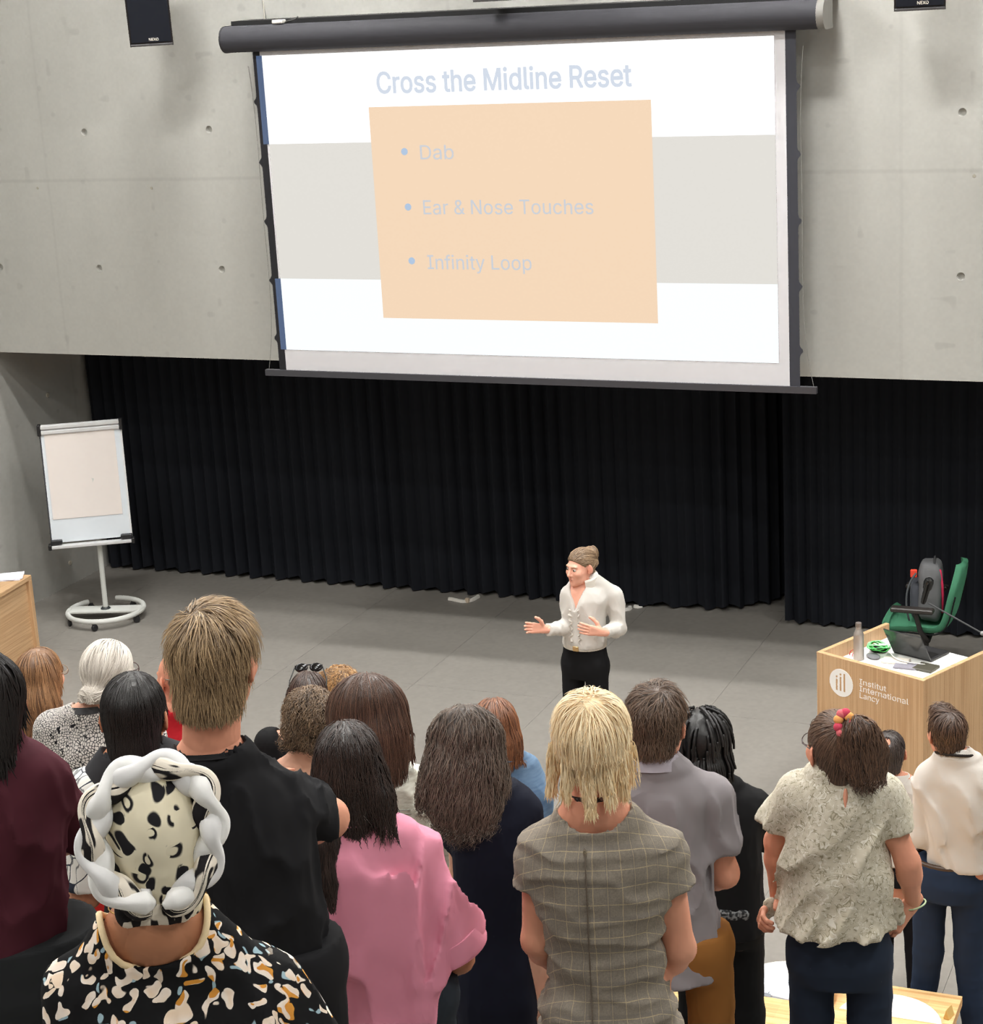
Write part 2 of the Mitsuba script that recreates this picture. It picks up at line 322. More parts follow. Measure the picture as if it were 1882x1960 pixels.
# slide, projected onto the fabric
def glow(rgb, k=1.0, w=1.0): return {'type': 'area', 'radiance': {'type': 'rgb', 'value': [float(x)*k for x in C(*rgb)]}}
scene['mat_slide'] = {'type': 'diffuse', 'reflectance': {'type': 'rgb', 'value': [.03, .03, .03]}}
def panel(px, y, key, rgb, label=None, k=1.0, w=.3):
    (x0, z0), (x1, z1) = [(p[0], p[2]) for p in px]
    v = np.array([[x0, y, z0], [x1, y, z0], [x1, y, z1], [x0, y, z1]])
    put(key, trimesh.Trimesh(v, [[0, 1, 2], [0, 2, 3]], process=False), 'mat_slide', parent=K, label=label, emitter=glow(rgb, k, w))
il, ir = sp(543, 600)[0], sp(1487, 400)[0]
zt2, z3, z2, z1_ = sp(1484, 68)[2], (sp(503, 275)[2]+sp(1484, 259)[2])/2, (sp(530, 533)[2]+sp(1487, 544)[2])/2, (sp(543, 668)[2]+sp(1490, 696)[2])/2
ysl = YS-.003
panel([(il, 0, z3), (ir, 0, zt2)], ysl, 'slide_band', (255, 255, 255), 'white upper band of the slide', 1.12)
panel([(il, 0, z2), (ir, 0, z3)], ysl, 'slide_band', (222, 219, 212), 'grey middle band of the slide')
panel([(il, 0, z1_), (ir, 0, z2)], ysl, 'slide_band', (246, 254, 255), 'pale blue-white lower band of the slide', 1.03)
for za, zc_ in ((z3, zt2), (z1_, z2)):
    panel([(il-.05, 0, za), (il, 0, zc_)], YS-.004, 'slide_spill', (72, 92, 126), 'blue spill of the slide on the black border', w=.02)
cl = (sp(706, 205)[0]+sp(735, 608)[0])/2; cr = (sp(1247, 191)[0]+sp(1260, 619)[0])/2
ct, cb = (sp(706, 205)[2]+sp(1247, 191)[2])/2, (sp(735, 608)[2]+sp(1260, 619)[2])/2
nb = 6
for i in range(nb):
    t = (i+.5)/nb; a = np.array([250, 221, 194])*(1-t)+np.array([228, 200, 166])*t
panel([(cl, 0, cb), (cr, 0, ct)], ysl-.002, 'slide_card', (241, 212, 181), 'orange card of the slide')
def wall_text(text, pl, pr, cap_px, rgb, y, bold, key, label):
    a, b = sp(*pl), sp(*pr); m = text_mesh(text, 1.0, .01, bold); bb = m.bounds
    cap = cap_px/FPX*np.linalg.norm(a-EYE)*1.02
    sx = (b[0]-a[0])/(bb[1][0]-bb[0][0])
    v = np.asarray(m.vertices); z0 = (a[2]+b[2])/2
    v = np.column_stack([a[0]+(v[:, 0]-bb[0][0])*sx, y-.0008*(v[:, 2] > .005), z0+v[:, 1]*cap])
    put(key, trimesh.Trimesh(v, m.faces, process=False), 'mat_slide', parent=K, label=label, emitter=glow(rgb, 1.0, .02))
wall_text('Cross the Midline Reset', (723, 179), (1210, 163), 37, (208, 217, 230), ysl-.002, True, 'slide_title', 'pale blue title lettering')
for i, (t, pl, pr) in enumerate((('Dab', (806, 305), (870, 304)), ('Ear & Nose Touches', (812, 410), (1137, 409)), ('Infinity Loop', (820, 514), (1019, 517)))):
    wall_text(t, pl, pr, 26, (199, 204, 212), ysl-.004, False, 'slide_line', 'pale grey-blue bullet line')
    p = sp(*((775, 290), (782, 396), (789, 499))[i])
    c = xf(lathe([[.027, 0], [.027, .002], [0, .002]], 18), rotx(90), (p[0], ysl-.003, p[2]))
    put('slide_bullet', c, 'mat_slide', parent=K, emitter=glow((172, 194, 220), 1.0, .02))
# wire and hook on top of the housing
p = sp(450, 0); solo('wall_cable', tube(spline([(p[0]-.02, YW-.012, p[2]+1.2), (p[0], YW-.012, p[2]+.1), (sp(455, 25)[0], YW-.012, sp(455, 25)[2]), (sp(461, 47)[0], YW-.05, zc+hr+.03)], 24), .006, 6), 'mat_plastic', 'thin grey cable running down the concrete wall to the left end of the screen housing', 'cable', C(150, 148, 138), True)
p = sp(536, 44); solo('connector_block', span((p[0]-.045, YS-.05, zc+hr+.006), (p[0]+.045, YS+.02, zc+hr+.034), .006), 'mat_plastic', 'small white connector block on top of the screen housing', 'connector', C(225, 222, 215))
p = sp(560, 40); solo('loose_wire', tube(spline([(p[0]-.05, YS-.03, zc+hr+.008), (p[0]-.01, YS-.04, zc+hr+.022), (p[0]+.03, YS-.03, zc+hr+.03), (p[0]+.06, YS-.02, zc+hr+.05)], 14), .006, 6), 'mat_plastic', 'short dark wire end lying on the screen housing beside the white connector block', 'wire', C(60, 60, 58), True)
# ------------------------------------------------------------------ loudspeakers
def speaker(px, label, tiltz, h=.62, w=.33, d=.28):
    y = YW-.62; c = at(*px, y)   # centre of the bottom front edge
    k = thing('loudspeaker', label, 'loudspeaker', 'wall loudspeakers')
    R_ = rotz(tiltz)@rotx(14); o = c
    def tr(m): return xf(m, R_, o)
    pts = [(sx*w/2*f, yy, z) for sx in (-1, 1) for z in (0, h) for yy, f in ((.0, 1), (d, .72))]
    put('cabinet', tr(hull(np.array(pts))), 'mat_plastic', C(20, 21, 25), parent=k)
    put('grille', tr(span((-w/2+.012, -.012, .03), (w/2-.012, .004, h-.012), .008)), 'mat_cloth', C(24, 27, 36), parent=k, label='dark blue-black grille')
    put('trim_strip', tr(span((-w/2+.004, -.014, .004), (w/2-.004, .004, .02), .003)), 'mat_plastic', C(70, 70, 72), parent=k)
    t = text_mesh('NEXO', .02, .003, True); b = t.bounds; t.vertices -= [(b[1][0]+b[0][0])/2, 0, 0]
    put('badge', tr(xf(t, rotx(90), (.02, -.013, .045))), 'mat_lettering', parent=k, label='small pale badge lettering')
    put('bracket', [tr(tube([(0, d*.9, h*.55), (0, d+.12, h*.55)], .02, 8)), tr(span((-.06, d+.1, h*.42), (.06, d+.16, h*.68)))], 'mat_plastic', C(35, 35, 38), parent=k)
speaker((291, 88), 'black wall loudspeaker hanging left of the projection screen', 29)
speaker((1761, 20), 'black wall loudspeaker above right of the projection screen', 10)
speaker((950, 2), 'black loudspeaker at the top edge above the middle of the screen', 18)
# ------------------------------------------------------------------ flip chart
K = thing('flip_chart', 'white flip chart on a round wheeled base by the left wall', 'flip chart')
o = on_z(203, 1170, .07); tl, tr_, bl, br = at(83, 818, 13.86), at(230, 808, 13.86), at(106, 1040, 13.86), at(248, 1024, 13.86)
ang = -7
M = rotz(31)
cx = (tl[0]+tr_[0])/2; ux = M@V(1, 0, 0)
W = .70; zt_, zb_ = 1.80, .755
base = V(o[0], o[1], 0)
cb_ = base+V(-.02, -.06, 0)
lean = (zt_-zb_)*.10
def fb(m): # board frame: x along board, y depth (towards viewer -), z up, slightly leaning back
    v = np.asarray(m.vertices).copy(); v[:, 1] += (v[:, 2]-zb_)*.10
    m = m.copy(); m.vertices = v@M.T+cb_; return m
put('board', fb(span((-W/2, 0, zb_), (W/2, .018, zt_-.03), .003)), 'mat_paint', C(214, 221, 228), parent=K, label='white board with a pale blue tint')
put('paper_pad', fb(span((-W/2+.035, -.008, zb_+.21), (W/2-.06, -.001, zt_-.085), .0015)), 'mat_paint', C(224, 217, 213), parent=K, label='cream paper pad')
put('clamp_bar', fb(cat([span((-W/2-.005, -.028, zt_-.085), (W/2+.005, .02, zt_-.045), .01), span((-W/2, -.03, zt_-.04), (W/2, .02, zt_), .014)])), 'mat_plastic', C(196, 197, 198), parent=K, label='silver clamp bar')
for s in (-1, 1):
    put('end_cap', fb(span((s*(W/2+.002)-.016, -.034, zt_-.09), (s*(W/2+.002)+.016, .03, zt_+.006), .006)), 'mat_plastic', C(25, 25, 27), parent=K)
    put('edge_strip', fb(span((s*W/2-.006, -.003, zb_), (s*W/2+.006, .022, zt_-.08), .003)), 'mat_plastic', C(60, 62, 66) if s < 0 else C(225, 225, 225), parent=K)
    put('tray_bracket', fb(span((s*(W/2-.045)-.05, -.045, zb_-.005), (s*(W/2-.045)+.05, .004, zb_+.03), .005)), 'mat_plastic', C(28, 30, 34), parent=K)
    put('tray_cap', fb(span((s*(W/2+.012)-.014, -.075, zb_-.045), (s*(W/2+.012)+.014, .0, zb_+.002), .005)), 'mat_plastic', C(25, 25, 27), parent=K)
put('pen_tray', fb(cat([span((-W/2, -.07, zb_-.04), (W/2, -.045, zb_-.012), .008), span((-W/2, -.048, zb_-.032), (W/2, .004, zb_-.014), .006)])), 'mat_plastic', C(190, 191, 192), parent=K, label='silver pen tray')
put('pole', tube([base+V(0, 0, .06), base+V(.0, .03, 1.3)], .023, 14), 'mat_paint', C(200, 202, 198), 40, parent=K)
g = np.radians(np.linspace(112, 428, 44)); R0 = .335
put('base_ring', tube(np.column_stack([R0*np.cos(g), R0*np.sin(g), np.full(44, .085)])@rotz(40).T+base, .023, 10), 'mat_paint', C(208, 210, 206), 40, parent=K)
put('base_plate', xf(span((-R0, -.075, .075), (R0, .085, .098), .006), rotz(18), base), 'mat_paint', C(208, 210, 206), parent=K)
put('collar', xf(lathe([[0, .115], [.03, .115], [.045, .1], [.045, .09], [0, .09]], 20), None, base), 'mat_plastic', C(50, 55, 58), 40, parent=K)
for a in (-148, -92, -22, 60, 130):
    c = base+rotz(18)@V(R0*math.cos(math.radians(a)), R0*math.sin(math.radians(a)), 0)
    w = xf(lathe([[0, -.014], [.027, -.014], [.03, -.008], [.03, .008], [.027, .014], [0, .014]], 16), rotz(a*2.1)@roty(90), c+V(0, 0, .03))
    put('castor', [w, xf(span((-.012, -.02, .03), (.012, .02, .066)), rotz(a), c)], 'mat_plastic', C(30, 30, 32), parent=K)
# ------------------------------------------------------------------ desk on the left with papers
K = thing('wooden_desk', 'light wooden desk at the left edge in front of the concrete wall', 'desk')
zt_ = .76; c1 = on_z(60, 1100, zt_); d1 = on_z(0, 1136, zt_)-c1; d1 /= np.linalg.norm(d1); d2 = V(d1[1], -d1[0], 0)
if d2[0] > 0: d2 = -d2
Md = np.column_stack([d1, d2, [0, 0, 1]])
def dk(a, b, bev=.004): return xf(span(a, b, bev), Md if np.linalg.det(Md) > 0 else Md, c1*[1, 1, 0])
def flipfix(m): 
    if np.linalg.det(Md) < 0: m.faces = np.asarray(m.faces)[:, ::-1]
    return m
put('desk_top', flipfix(dk((0, 0, zt_-.04), (1.5, .7, zt_))), 'mat_wood', parent=K)
put('end_panel', flipfix(dk((0, 0, 0), (.045, .7, zt_-.04))), 'mat_wood', parent=K, label='pale end panel')
put('end_panel', flipfix(dk((1.455, 0, 0), (1.5, .7, zt_-.04))), 'mat_wood', parent=K)
put('front_panel', flipfix(dk((.045, .03, .0), (1.455, .055, zt_-.04))), 'mat_wood', parent=K)
pc = on_z(8, 1106, zt_)
solo('paper_stack', [xf(box((.30, .21, .006), (0, 0, .003), .001), rotz(25), pc), xf(box((.297, .21, .004), (0.01, .005, .008), .001), rotz(31), pc), xf(box((.21, .15, .003), (.02, -.02, .0115), .001), rotz(12), pc)], 'mat_paint', 'white papers lying on the wooden desk at the left edge', 'papers', C(222, 222, 232))
# ------------------------------------------------------------------ lectern
K = thing('lectern', 'light oak lectern with a round white logo and white lettering', 'lectern')
zl_ = 1.12
A, B, Dk = on_z(1563, 1247, zl_), on_z(1768, 1303, zl_), on_z(1687, 1189, zl_)
u = (B-A); LW = np.linalg.norm(u); u /= LW; v_ = V(-u[1], u[0], 0); LD = float((Dk-A)@v_)
ML = np.column_stack([u, v_, [0, 0, 1]]); OL = A*[1, 1, 0]
def lc(a, b, bev=.003): return xf(span(a, b, bev), ML, OL)
TH = .032; ZS = zl_-.09
put('front_panel', lc((0, 0, .02), (LW, TH, zl_)), 'mat_wood', parent=K)
put('side_panel', lc((0, TH+.001, .02), (TH, LD, zl_)), 'mat_wood', parent=K)
put('side_panel', lc((LW-TH, TH+.001, .02), (LW, LD, zl_)), 'mat_wood', parent=K)
put('plinth', lc((.02, .02, 0), (LW-.02, LD-.02, .02)), 'mat_plastic', C(40, 38, 36), parent=K)
put('top_shelf', lc((TH+.001, TH+.001, ZS-.025), (LW-TH-.001, LD-.01, ZS)), 'mat_paint', C(228, 228, 226), parent=K, label='white worktop inside the lectern')
put('lower_shelf', lc((TH+.001, TH+.001, .5), (LW-TH-.001, LD-.06, .52)), 'mat_wood', parent=K)
put('edge_trim', lc((LW-.004, LD, .02), (LW+.003, LD+.006, zl_-.02), .001), 'mat_metal', C(190, 190, 190), parent=K, label='thin metal edge')
MF = np.column_stack([u, [0, 0, 1], -v_])   # x along front, y up, z outwards
def onfront(m, x, z, d=0.0): return xf(m, MF, OL+u*x+V(0, 0, z)-v_*d)
put('logo_disc', onfront(lathe([[.092, 0], [.092, .003], [0, .003]], 40), .198, .955), 'mat_paint', C(232, 230, 226), parent=K, label='round white logo')
bars = []
for i, (x, z0, z1, dot) in enumerate(((-.034, -.055, .020, 1), (-.004, -.055, .040, 1), (.026, -.055, .066, 0))):
    bars.append(onfront(span((x-.006, z0, .003), (x+.006, z1, .0042), .0005), .198, .955))
    if dot: bars.append(onfront(lathe([[.007, .003], [.007, .0042], [0, .0042]], 12), .198+x, .955+z1+.016))
put('logo_bars', bars, 'mat_paint', C(186, 150, 112), parent=K, label='three brown bars with dots on the logo')
for i, t in enumerate(('Institut', 'International', 'Lancy')):
    m = text_mesh(t, .037, .002); m.vertices[:, 0] *= {0: .205, 1: .372, 2: .150}[i]/np.ptp(m.vertices[:, 0])
    put('lettering', onfront(m, .338, .981-.0455*i), 'mat_lettering', parent=K, label='white lettering')
def onshelf(m, x, y, z=0.0, r=0): return xf(m, ML@rotz(r), OL+u*x+v_*y+V(0, 0, ZS+z))
def loc(px, py, z=0): # pixel to shelf coordinates
    p = on_z(px, py, ZS+z)-OL; return float(p@u), float(p@v_)
x, y = loc(1644, 1262)
K = thing('steel_bottle', 'brushed steel drinking bottle standing on the lectern', 'bottle')
put('body', onshelf(lathe([[0, 0], [.030, 0], [.033, .004], [.033, .165], [.031, .18], [.022, .20], [.019, .21], [.019, .222], [0, .222]], 28), x, y), 'mat_brushed', C(176, 168, 162), 40, parent=K)
put('cap', onshelf(lathe([[.0195, .222], [.0205, .224], [.0205, .247], [.018, .25], [0, .25]], 24), x, y), 'mat_brushed', C(140, 132, 128), 40, parent=K)
x, y = loc(1634, 1256)
K = thing('red_cord_loop', 'thin red loop of cord beside the steel bottle', 'cord')
put(K, [onshelf(tube(spline([(-.03, 0, .002), (-.022, .004, .03), (0, .008, .042), (.025, .004, .035), (.036, 0, .012), (.03, -.01, .002)], 18), .0025, 6), x, y), onshelf(tube(spline([(.0, -.01, .002), (.0, 0, .024), (.02, .01, .036), (.05, .01, .03)], 12), .0022, 6), x, y)], 'mat_plastic', C(190, 50, 60), True)
# laptop of the speaker, its lid towards the hall
K = thing('laptop', 'open dark laptop on the lectern top with its lid towards the audience', 'laptop')
def quad(px, z0, z1): pass
xa, ya = loc(1711, 1250); xb, yb = loc(1783, 1268)
dirx = V(xb-xa, yb-ya, 0); Lw = np.linalg.norm(dirx); dirx /= Lw; dy_ = V(-dirx[1], dirx[0], 0)
ML2 = ML@np.column_stack([dirx, dy_, [0, 0, 1]]); OL2 = OL+u*xa+v_*ya+V(0, 0, ZS)
lp = lambda m: xf(m, ML2, OL2)
put('base', lp(span((0, 0, .003), (Lw, .205, .017), .003)), 'mat_plastic', C(36, 36, 38), parent=K)
put('keyboard', lp(span((.02, .03, .0172), (Lw-.02, .12, .0185), .0004)), 'mat_plastic', C(18, 18, 19), parent=K)
tilt = rotx(31)
put('screen_lid', lp(xf(span((0, -.007, 0), (Lw, 0, .215), .003), tilt, (0, 0, .016))), 'mat_gloss', C(52, 54, 56), parent=K, label='glossy dark lid seen from behind')
put('display', lp(xf(span((.008, .0002, .01), (Lw-.008, .0012, .207), .0004), tilt, (0, 0, .016))), 'mat_gloss', C(22, 26, 27), parent=K)
x, y = loc(1682, 1247); solo('black_pouch', onshelf(ball((0, 0, .02), 1, 2, (.062, .045, .022)), x, y, 0, 20), 'mat_cloth', 'black pouch under the green lanyards on the lectern', 'pouch', C(20, 20, 22), True)
x, y = loc(1684, 1252); K = thing('lanyard_bundle', 'bundle of bright green lanyards on the lectern', 'lanyards')
rs = np.random.default_rng(5)
for i in range(5):
    a = np.linspace(0, 2*np.pi*1.15, 40)+rs.uniform(0, 6); rr = .034+.016*rs.random()
    pts = np.column_stack([rr*1.5*np.cos(a)+rs.normal(0, .012), rr*np.sin(a)+rs.normal(0, .008), .046+.012*np.sin(a*2+i)+.004*i])
    t = np.gradient(pts, axis=0); t /= np.linalg.norm(t, axis=1, keepdims=True); n_ = np.cross(t, [0, 0, 1.]); w = .009
    vv = np.vstack([pts+n_*w, pts-n_*w]); nn = len(pts); F = []
    for j in range(nn-1): F += [[j, j+1, nn+j+1], [j, nn+j+1, nn+j]]
    rb = trimesh.Trimesh(vv, F, process=False); th = rb.copy(); th.vertices = vv+[0, 0, .0015]
    put('strap', onshelf(cat([th, trimesh.Trimesh(vv, np.array(F)[:, ::-1], process=False)]), x, y), 'mat_cloth', C(104, 205, 120) if i % 2 else C(140, 225, 150), True, parent=K)
put('badge', onshelf(box((.05, .034, .004), (.02, -.005, .068), .001), x, y, 0, 30), 'mat_gloss', C(200, 235, 205), parent=K, label='clear badge holder')
x, y = loc(1672, 1258); solo('grey_cloth', onshelf(ball((0, 0, .008), 1, 2, (.06, .04, .010)), x, y, 0, -30), 'mat_cloth', 'grey cloth lying between the bottle and the lanyards', 'cloth', C(120, 120, 124), True)
x, y = loc(1715, 1267); solo('notebook', onshelf(box((.17, .10, .016), (0, 0, .008), .005), x, y, 0, 22), 'mat_paint', 'cream notebook lying in the middle of the lectern top', 'notebook', C(214, 208, 198))
x, y = loc(1741, 1277); solo('grey_folder', onshelf(box((.19, .10, .012), (0, 0, .006), .003), x, y, 0, 24), 'mat_paint', 'grey folder lying between the cream notebook and the dark notebook', 'folder', C(132, 130, 140))
x, y = loc(1773, 1280); solo('dark_notebook', onshelf(box((.13, .125, .016), (0, 0, .008), .003), x, y, 0, 8), 'mat_plastic', 'dark olive notebook in the front right corner of the lectern top', 'notebook', C(70, 68, 58))
x, y = loc(1700, 1253); solo('white_cable', tube([OL+u*a+v_*b+V(0, 0, ZS+c) for a, b, c in spline([(x+.0, y+.0, .09), (x+.03, y-.03, .06), (x+.10, y-.075, .030), (x+.20, y-.085, .022), (x+.31, y-.03, .014)], 24)], .0035, 6), 'mat_plastic', 'white cable running across the lectern top in front of the laptop', 'cable', C(228, 228, 222), True)
# microphone on a boom
K = thing('microphone_stand', 'black microphone on a thin boom arm over the lectern', 'microphone')
ym = 12.75; a, b = at(1777, 1154, ym), at(1884, 1214, ym)
d = (b-a)/np.linalg.norm(b-a)
c2 = b+d*.10
put('boom', tube([a, c2+d*.15], .0065, 8), 'mat_plastic', C(70, 72, 74), 40, parent=K)
put('pole', tube([V(c2[0], c2[1], .03), c2+V(0, 0, .02)], .011, 10), 'mat_plastic', C(28, 28, 30), 40, parent=K)
put('clutch', ball(b-d*.012, .016, 2), 'mat_plastic', C(150, 150, 150), True, parent=K)
for g in (20, 140, 260):
    e = V(math.cos(math.radians(g)), math.sin(math.radians(g)), 0)*.3
    put('leg', tube([V(c2[0], c2[1], .12), V(c2[0], c2[1], .012)+e], .008, 8), 'mat_plastic', C(28, 28, 30), 40, parent=K)
m0, m1 = at(1767, 1155, ym), at(1780, 1108, ym); dm = (m1-m0)/np.linalg.norm(m1-m0); Lm = np.linalg.norm(m1-m0)
put('capsule', xf(lathe([[0, -.004], [.014, 0], [.019, .02], [.022, Lm*.55], [.030, Lm*.62], [.034, Lm*.85], [.029, Lm*.97], [.014, Lm*1.03], [0, Lm*1.04]], 20), frame_z(dm), m0), 'mat_gloss', C(24, 25, 26), 40, parent=K, label='glossy black microphone')
# ------------------------------------------------------------------ green chair and backpack
K = thing('swivel_chair', 'green upholstered swivel chair with black armrests by the right curtain', 'chair')
yc_ = 14.05; sc0 = at(1765, 1207, yc_); f_ = at(1712, 1200, yc_)-at(1825, 1205, yc_); f_[2] = 0; f_ /= np.linalg.norm(f_); l_ = V(-f_[1], f_[0], 0)
MC = np.column_stack([l_, -f_, [0, 0, 1]])  # x: across (towards viewer), y: backwards, z up
if np.linalg.det(MC) < 0: MC[:, 0] *= -1
OC = V(sc0[0], sc0[1]+.12, 0)
ch = lambda m: xf(m, MC, OC)
ZSEAT = sc0[2]+.03
sec = [(-.27, .065), (-.285, .015), (-.26, -.01), (-.15, -.02), (.05, -.025), (.16, -.005), (.215, .07), (.25, .20), (.285, .36), (.305, .50)]
sec = spline(np.array([(y, z) for y, z in sec]), 30)
sh = []
def shell(w0, w1, off, thick):
    vv = []
    for i, (y, z) in enumerate(sec):
        t = i/(len(sec)-1); tg = sec[min(i+1, len(sec)-1)]-sec[max(i-1, 0)]; tg = tg/np.linalg.norm(tg); nr = V(0, -tg[1], tg[0])
        w = w0+(w1-w0)*t
        if t > .75: w *= 1-.55*((t-.75)/.25)**2
        for x in np.linspace(-1, 1, 13):
            bow = .03*abs(x)**2.5*(1 if t > .25 else .7)
            vv.append(V(x*w, y, z+ZSEAT)+nr*(off+bow))
    n, mcol = len(sec), 13; vv = np.array(vv); F = []
    for i in range(n-1):
        for j in range(mcol-1):
            a_ = i*mcol+j; F += [[a_, a_+1, a_+mcol+1], [a_, a_+mcol+1, a_+mcol]]
    return vv, np.array(F)
va, fa = shell(.235, .225, .028, 0); vb, fb_ = shell(.235, .225, -.012, 0); n, mcol = len(sec), 13
rim = [i*mcol for i in range(n)]+[(n-1)*mcol+j for j in range(1, mcol)]+[i*mcol+mcol-1 for i in range(n-2, -1, -1)]+[j for j in range(mcol-2, 0, -1)]
F = [fa, fb_[:, ::-1]+len(va)]
rf = []
for i in range(len(rim)):
    p_, q_ = rim[i], rim[(i+1) % len(rim)]; rf += [[p_, q_, q_+len(va)], [p_, q_+len(va), p_+len(va)]]
put('shell', ch(trimesh.Trimesh(np.vstack([va, vb]), np.vstack(F+[np.array(rf)]), process=False)), 'mat_cloth', C(66, 122, 94), 50, parent=K, label='green padded seat and back shell')
for s in (-1, 1):
    e = np.array([V(s*.245, y, z+ZSEAT+.01) for y, z in sec[2:-6]])
    put('piping', ch(tube(e, .006, 6)), 'mat_cloth', C(15, 18, 18), True, parent=K, label='black piping')
    put('armrest', ch(span((s*.29-.04, -.2, ZSEAT+.17), (s*.29+.04, .12, ZSEAT+.205), .014)), 'mat_plastic', C(46, 42, 40), parent=K, label='black armrest')
    put('arm_support', ch(tube([(s*.29, -.02, ZSEAT+.18), (s*.285, .02, ZSEAT+.02), (s*.2, .06, ZSEAT-.08), (0, .04, ZSEAT-.1)], .02, 8)), 'mat_plastic', C(30, 28, 27), True, parent=K)
put('column', ch(tube([(0, 0, .1), (0, 0, ZSEAT-.04)], .03, 12)), 'mat_plastic', C(30, 30, 30), 40, parent=K)
for g in range(5):
    a_ = math.radians(72*g+15); e = V(math.cos(a_), math.sin(a_), 0)
    put('base_leg', ch(tube([e*.03+V(0, 0, .11), e*.30+V(0, 0, .07)], [.024, .015], 8)), 'mat_plastic', C(30, 30, 30), 40, parent=K)
    put('castor', ch(ball(e*.30+V(0, 0, .03), .03, 2, (.7, 1, 1))), 'mat_plastic', C(20, 20, 20), True, parent=K)
K = thing('backpack', 'grey backpack with red trim standing on the green chair', 'backpack')
def rb(m): return xf(m, MC@rotz(8), OC+MC@V(.0, .02, ZSEAT+.03))
def blob(size, c, p=3.2, sub=3):
    m = trimesh.creation.icosphere(subdivisions=sub); v = np.asarray(m.vertices); v = v/(np.sum(np.abs(v)**p, 1, keepdims=True)**(1/p)); m.vertices = v*np.array(size)/2+np.array(c); return m
def crumple(m, a, f, s=0):
    m = m.copy(); v = np.asarray(m.vertices); m.vertices = v+m.vertex_normals*((nfbm(v*f+s, 3)-.5)*2*a)[:, None]; return m
put('main_bag', rb(crumple(blob((.28, .18, .46), (0, .02, .23), 4.6), .012, 14)), 'mat_cloth', C(96, 97, 99), True, parent=K, label='grey main compartment')
put('front_pocket', rb(crumple(blob((.22, .09, .30), (0, -.085, .165)), .008, 14, 5)), 'mat_cloth', C(70, 73, 80), True, parent=K, label='darker grey front pocket')
put('top_handle', rb(tube(spline([(-.06, .05, .44), (-.045, .05, .475), (.045, .05, .475), (.06, .05, .44)], 12), .008, 6)), 'mat_cloth', C(60, 61, 63), True, parent=K)
put('red_trim', rb(tube(spline([(.06, .108, .07), (.09, .114, .2), (.10, .105, .34), (.09, .09, .42)], 12), .011, 6)), 'mat_cloth', C(196, 50, 84), True, parent=K, label='red trim strip')
put('red_tab', rb(box((.03, .05, .06), (.09, -.10, .385), .006)), 'mat_cloth', C(214, 70, 52), parent=K, label='red tab')
put('side_loop', rb(tube(spline([(.13, -.08, .40), (.145, -.14, .28), (.14, -.15, .14), (.12, -.13, .02)], 16), .008, 6)), 'mat_cloth', C(80, 84, 88), True, parent=K)
# ------------------------------------------------------------------ scraps under the curtain
def floor_strip(pxs, w, label, h=.02, col=(222, 220, 214)):
    pts = [on_z(*q, h) for q in pxs]; pts = spline(np.array(pts), 10) if len(pts) > 2 else np.array(pts)
    t = np.gradient(pts, axis=0); n_ = np.cross(t, [0, 0, 1.]); n_ /= np.linalg.norm(n_, axis=1, keepdims=True)
    P4 = []
    for p_, q_ in zip(pts, n_): P4.append([p_+q_*w-[0, 0, h], p_-q_*w-[0, 0, h], p_-q_*w*.6+[0, 0, .004], p_+q_*w*.6+[0, 0, .004]])
    P4 = np.array(P4); n = len(P4); F = []
    for i in range(n-1):
        for j in range(4):
            a_, b_ = i*4+j, i*4+(j+1) % 4; F += [[a_, b_, b_+4], [a_, b_+4, a_+4]]
    F += [[0, 2, 1], [0, 3, 2], [4*n-4, 4*n-3, 4*n-2], [4*n-4, 4*n-2, 4*n-1]]
    m = trimesh.Trimesh(P4.reshape(-1, 3), F, process=False); m.fix_normals()
    return solo('white_strip', m, 'mat_paint', label, 'strip', C(*col))
floor_strip([(859, 1144), (875, 1147), (893, 1149), (904, 1146), (916, 1139)], .016, 'bent white strip on the floor under the curtain left of the speaker')
solo('beige_block', xf(box((.035, .03, .04), (0, 0, .02), .003), None, on_z(895, 1153, 0)), 'mat_paint', 'small beige block beneath the bent white strip under the curtain', 'block', C(196, 180, 160))
floor_strip([(1194, 1165), (1204, 1163), (1206, 1160)], .02, 'white strip under the curtain just right of the speaker, left one of two')
floor_strip([(1215, 1158), (1221, 1159), (1228, 1158)], .018, 'white strip under the curtain just right of the speaker, right one of two')
floor_strip([(1364, 1152), (1373, 1156), (1381, 1152), (1385, 1146)], .022, 'curved white strip on the floor at the gap between the curtains')
# ------------------------------------------------------------------ seats and things on the tiers
def seat(px, py, k, label, r=(.235, .235)):
    p = on_z(px, py, tier_z(k)+.03)
    prof = [(0, .018), (.5, .02), (.8, .03), (.95, .05), (1.0, .056), (1.02, .048), (.98, .03), (.85, .008), (.5, 0), (0, 0)]
    m = lathe([(a*r[0], z) for a, z in prof], 40); v = np.asarray(m.vertices); v[:, 1] *= r[1]/r[0]; m.vertices = v
    solo('seat_pan', xf(m, rotz(20), V(p[0], p[1], tier_z(k)+.001)), 'mat_plastic', label, 'seat', C(226, 222, 212), 40, 'white seats on the tiers')
seat(1508, 1893, 1, 'round white seat on the wooden tier behind the closed laptop')
seat(1700, 1962, 1, 'round white seat on the wooden tier at the bottom right', (.25, .25))
seat(1010, 1968, 2, 'round white seat on the tier between the navy dress and the plaid dress')
K = thing('closed_laptop', 'silver laptop lying closed on the wooden tier', 'laptop')
a, b, c_ = on_z(1428, 1876, tier_z(1)+.02), on_z(1524, 1899, tier_z(1)+.02), on_z(1519, 1935, tier_z(1)+.02)
ul = b-a; ul[2] = 0; wl = np.linalg.norm(ul); ul /= wl; vl = V(-ul[1], ul[0], 0); dl = abs(float((c_-b)@vl))
